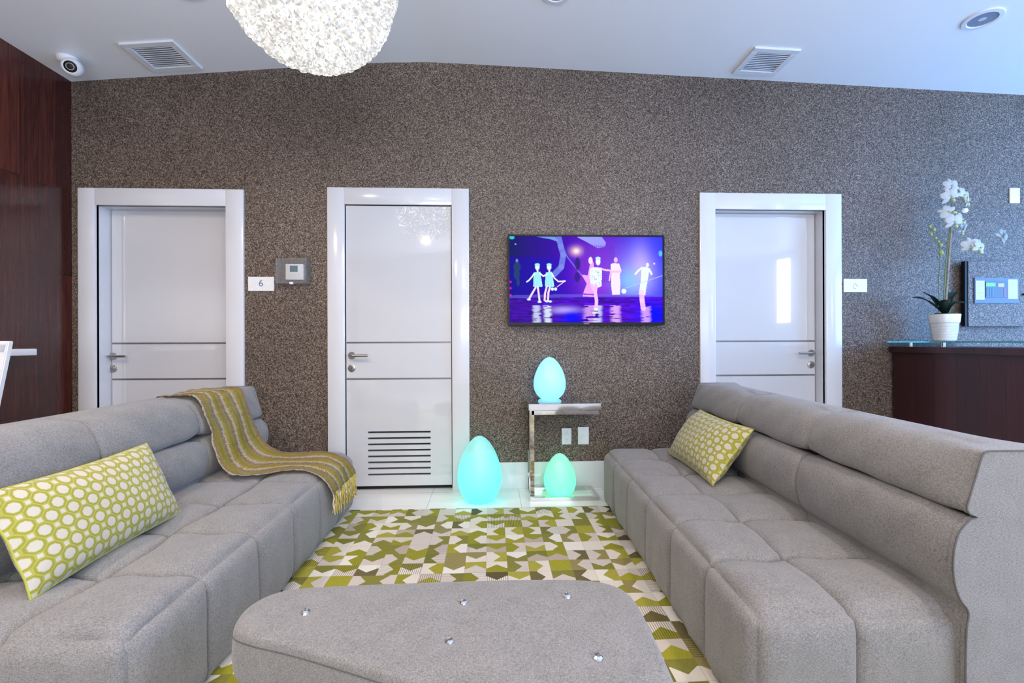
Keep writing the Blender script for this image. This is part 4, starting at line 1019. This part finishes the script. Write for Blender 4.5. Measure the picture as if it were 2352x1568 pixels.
def orchid():
    bx0, by0, bz0 = 3.215, 3.10, 1.0585
    t = thing('potted_orchid', (bx0, by0, bz0), 'white orchid in a ribbed white pot on the glass counter top', 'plant')
    prof = [(0, 0), (.052, 0), (.055, .004)]
    for i in range(15):
        z = .008 + i * .0078; r = .056 + .017 * (z / .18) ** .8; prof += [(r, z), (r + .0012, z + .003), (r - .0008, z + .0064)]
    prof += [(.0725, .130), (.0775, .186), (.076, .190), (.071, .189), (.068, .170), (.0, .168)]
    bm = bmesh.new(); lathe(bm, prof, 56, sq=3.2); obj('pot', bm, 'pot', t, angle=30, label='white ceramic pot with horizontal ribs')
    bm = bmesh.new()
    for i in range(60):
        a = random.random() * 6.28; r = .058 * random.random() ** .5
        sphere(bm, (r * math.cos(a), r * math.sin(a), .178 + random.uniform(0, .016)), .014, 7, 5, (1, 1, .6))
    obj('moss', bm, 'moss', t)
    S_ = 3.12 / 1045.33
    def at(px, py, dy=0.):     # metric position relative to the pot base on the plane of the plant
        a = (px - 1176) / 1045.33; b = (784 - py) / 1045.33; c, s = math.cos(math.radians(2.52)), math.sin(math.radians(2.52))
        rx, ry = a * c + s, -a * s + c; k = (by0 + dy) / ry
        return Vector((rx * k - bx0, dy, 1.066 + b * k - bz0))
    def leaf(base, mid, tip, w, tw=0.):
        bm = bmesh.new(); P = spline([base, mid, tip], 10); n = len(P); rows = []
        for i, p in enumerate(P):
            f = i / (n - 1); ww = w * (math.sin(PI * min(1, f * .92 + .08)) ** .7) * (1 - .25 * f) + .001
            d = (P[min(i + 1, n - 1)] - P[max(i - 1, 0)]).normalized(); sd = d.cross(Vector((0, -.55 + tw, 1))).normalized(); up = sd.cross(d)
            if up.z < 0: up = -up
            rows.append([bm.verts.new(p + sd * ww * k + up * (abs(k) * ww * .35)) for k in (-1, -.5, 0, .5, 1)])
        for A, B in zip(rows, rows[1:]):
            for k in range(4): bm.faces.new((A[k], A[k + 1], B[k + 1], B[k]))
        bmesh.ops.solidify(bm, geom=bm.faces[:], thickness=.003)
        obj('leaf', bm, 'plant', t, angle=80)
    B = Vector((0, 0, .185))
    leaf(B, at(2128, 694, -.05), at(2096, 687, -.06), .030)
    leaf(B, at(2140, 688, -.02), at(2119, 674, .0), .034, .3)
    leaf(B, at(2178, 690, .0), at(2198, 673, .02), .026, -.3)
    leaf(B, at(2190, 700, -.04), at(2232, 700, -.06), .018)
    leaf(B, at(2166, 702, -.10), at(2176, 692, -.16), .028)
    leaf(B, at(2156, 700, .05), at(2140, 690, .09), .026)
    bm = bmesh.new(); tube(bm, spline([at(2171, 718), at(2176, 650), at(2183, 560), at(2186, 530)], 5), .0075, 8, r2=.0060); obj('support_stake', bm, 'stake', t)
    def stem(pts, r, r2): bm = bmesh.new(); tube(bm, spline(pts, 6), r, 7, r2=r2); return obj('stem', bm, 'stem', t)
    stem([at(2167, 720), at(2172, 620), at(2180, 550), at(2187, 510), at(2190, 490), at(2185, 465), at(2182, 445)], .0038, .002)
    stem([at(2185, 590, .0), at(2204, 580, -.01), at(2230, 566, -.02), at(2262, 558, -.02), at(2300, 548, -.02)], .0026, .0016)
    stem([at(2187, 500), at(2202, 480), at(2218, 465)], .002, .0015); stem([at(2187, 520), at(2205, 505), at(2215, 488)], .002, .0015)
    st = stem([at(2156, 720, -.02), at(2157, 650, -.02), at(2160, 590, -.02), at(2156, 558, -.02), at(2146, 540, -.02), at(2138, 524, -.02)], .0030, .0015)
    for px, py, r in ((2137, 524, .010), (2146, 531, .011), (2139, 541, .010), (2150, 550, .009), (2156, 558, .008), (2161, 566, .012), (2162, 584, .015)):
        bm = bmesh.new(); sphere(bm, at(px, py, -.02), r, 12, 8, (1, 1, 1.25)); obj('bud', bm, 'bud', t)
    bm = bmesh.new(); sphere(bm, at(2217, 487, -.02), .020, 14, 10, (1, 1, .9)); obj('bud', bm, 'petal', t, label='pale closed bud')
    def flower(c, face, size, spin):
        size *= 1.18
        f = Vector(face).normalized(); rot = f.to_track_quat('Z', 'Y').to_matrix().to_4x4() @ Matrix.Rotation(spin, 4, 'Z'); bm = bmesh.new()
        for ang, ln, w in ((90, 1.0, .48), (200, .98, .46), (340, .98, .46), (145, .95, .78), (35, .95, .78)):
            a = math.radians(ang); dr = Vector((math.cos(a), math.sin(a), 0)); sd = Vector((-dr.y, dr.x, 0)); rows = []; n = 8
            lift = .0 if w < .6 else .05
            for i in range(n + 1):
                g_ = i / n; ww = w * .5 * size * (math.sin(PI * (.06 + g_ * .9)) ** .6)
                cz_ = size * (.10 + lift - .22 * (g_ - .35) ** 2 * 1.6)
                rows.append([bm.verts.new(dr * (g_ * ln * size) + sd * (ww * k) + Vector((0, 0, cz_ - abs(k) * .08 * size))) for k in (-1, -.6, 0, .6, 1)])
            for A, B_ in zip(rows, rows[1:]):
                for k in range(4): bm.faces.new((A[k], A[k + 1], B_[k + 1], B_[k]))
        bmesh.ops.solidify(bm, geom=bm.faces[:], thickness=.0012)
        bm.transform(Matrix.Translation(c) @ rot); fl = obj('flower', bm, 'petal', t, angle=80)
        bm = bmesh.new(); sphere(bm, (0, -.02 * size / .04, .16 * size), size * .16, 10, 8, (1, 1.3, 1)); sphere(bm, (0, 0, .2 * size), size * .09, 8, 6); bm.transform(Matrix.Translation(c) @ rot); obj('lip', bm, 'lip', fl)
    for px, py, dy, face, s, sp in ((2186, 431, -.03, (-.1, -1, .15), .052, .1), (2184, 454, -.05, (-.2, -1, -.15), .056, .5), (2214, 452, -.03, (.35, -1, .1), .055, -.4), (2222, 464, .01, (.8, -.7, -.1), .055, .6),
                                   (2180, 491, -.05, (-.45, -1, .3), .052, 1.2), (2192, 513, -.06, (-.1, -1, -.1), .055, .3), (2208, 508, -.02, (.7, -.8, .1), .052, .8), (2212, 530, .0, (.9, -.5, -.3), .052, .2),
                                   (2230, 568, -.04, (-.35, -1, .0), .054, .2), (2250, 573, -.05, (.25, -1, .0), .054, -.2), (2303, 547, -.02, (1, -.35, .1), .050, .9)):
        flower(at(px, py, dy), face, s, sp)
orchid()

# ------------------------------------------------------------------ left edge furniture
t = thing('wall_shelf', (-2.86, 2.2, 1.01), 'thin white ledge shelf on the dark wood wall', 'shelf')
obj('board', inv(t, box(XL + .0005, -2.80, 1.5, 2.93, .992, 1.032, .004, 2)), 'white', t, angle=30)
t = thing('bar_chair', (-2.50, 2.05, 0), 'white high back chair cut by the left edge of the picture', 'chair')
bm = bmesh.new(); prism(bm, [(-2.74, 1.076), (-2.228, 1.076), (-2.295, .74), (-2.67, .74)], 2.20, 2.225); bmesh.ops.bevel(bm, geom=bm.edges[:], offset=.004, segments=2, affect='EDGES')
bk = obj('backrest', inv(t, bm), 'white', t, angle=30)
bm = bmesh.new(); prism(bm, [(-2.72, 1.060), (-2.240, 1.060), (-2.248, 1.030), (-2.715, 1.030)], 2.196, 2.21); obj('top_band', inv(t, bm), 'faint', bk, smooth=False)
obj('seat', inv(t, box(-2.70, -2.31, 1.86, 2.215, .70, .74, .012, 3)), 'white', t)
for x in (-2.65, -2.31):
    for y in (1.89, 2.19): bm = bmesh.new(); tube(bm, [(x, y, .66), (x, y, .005)], .012, 10); obj('leg', inv(t, bm), 'chrome', t)
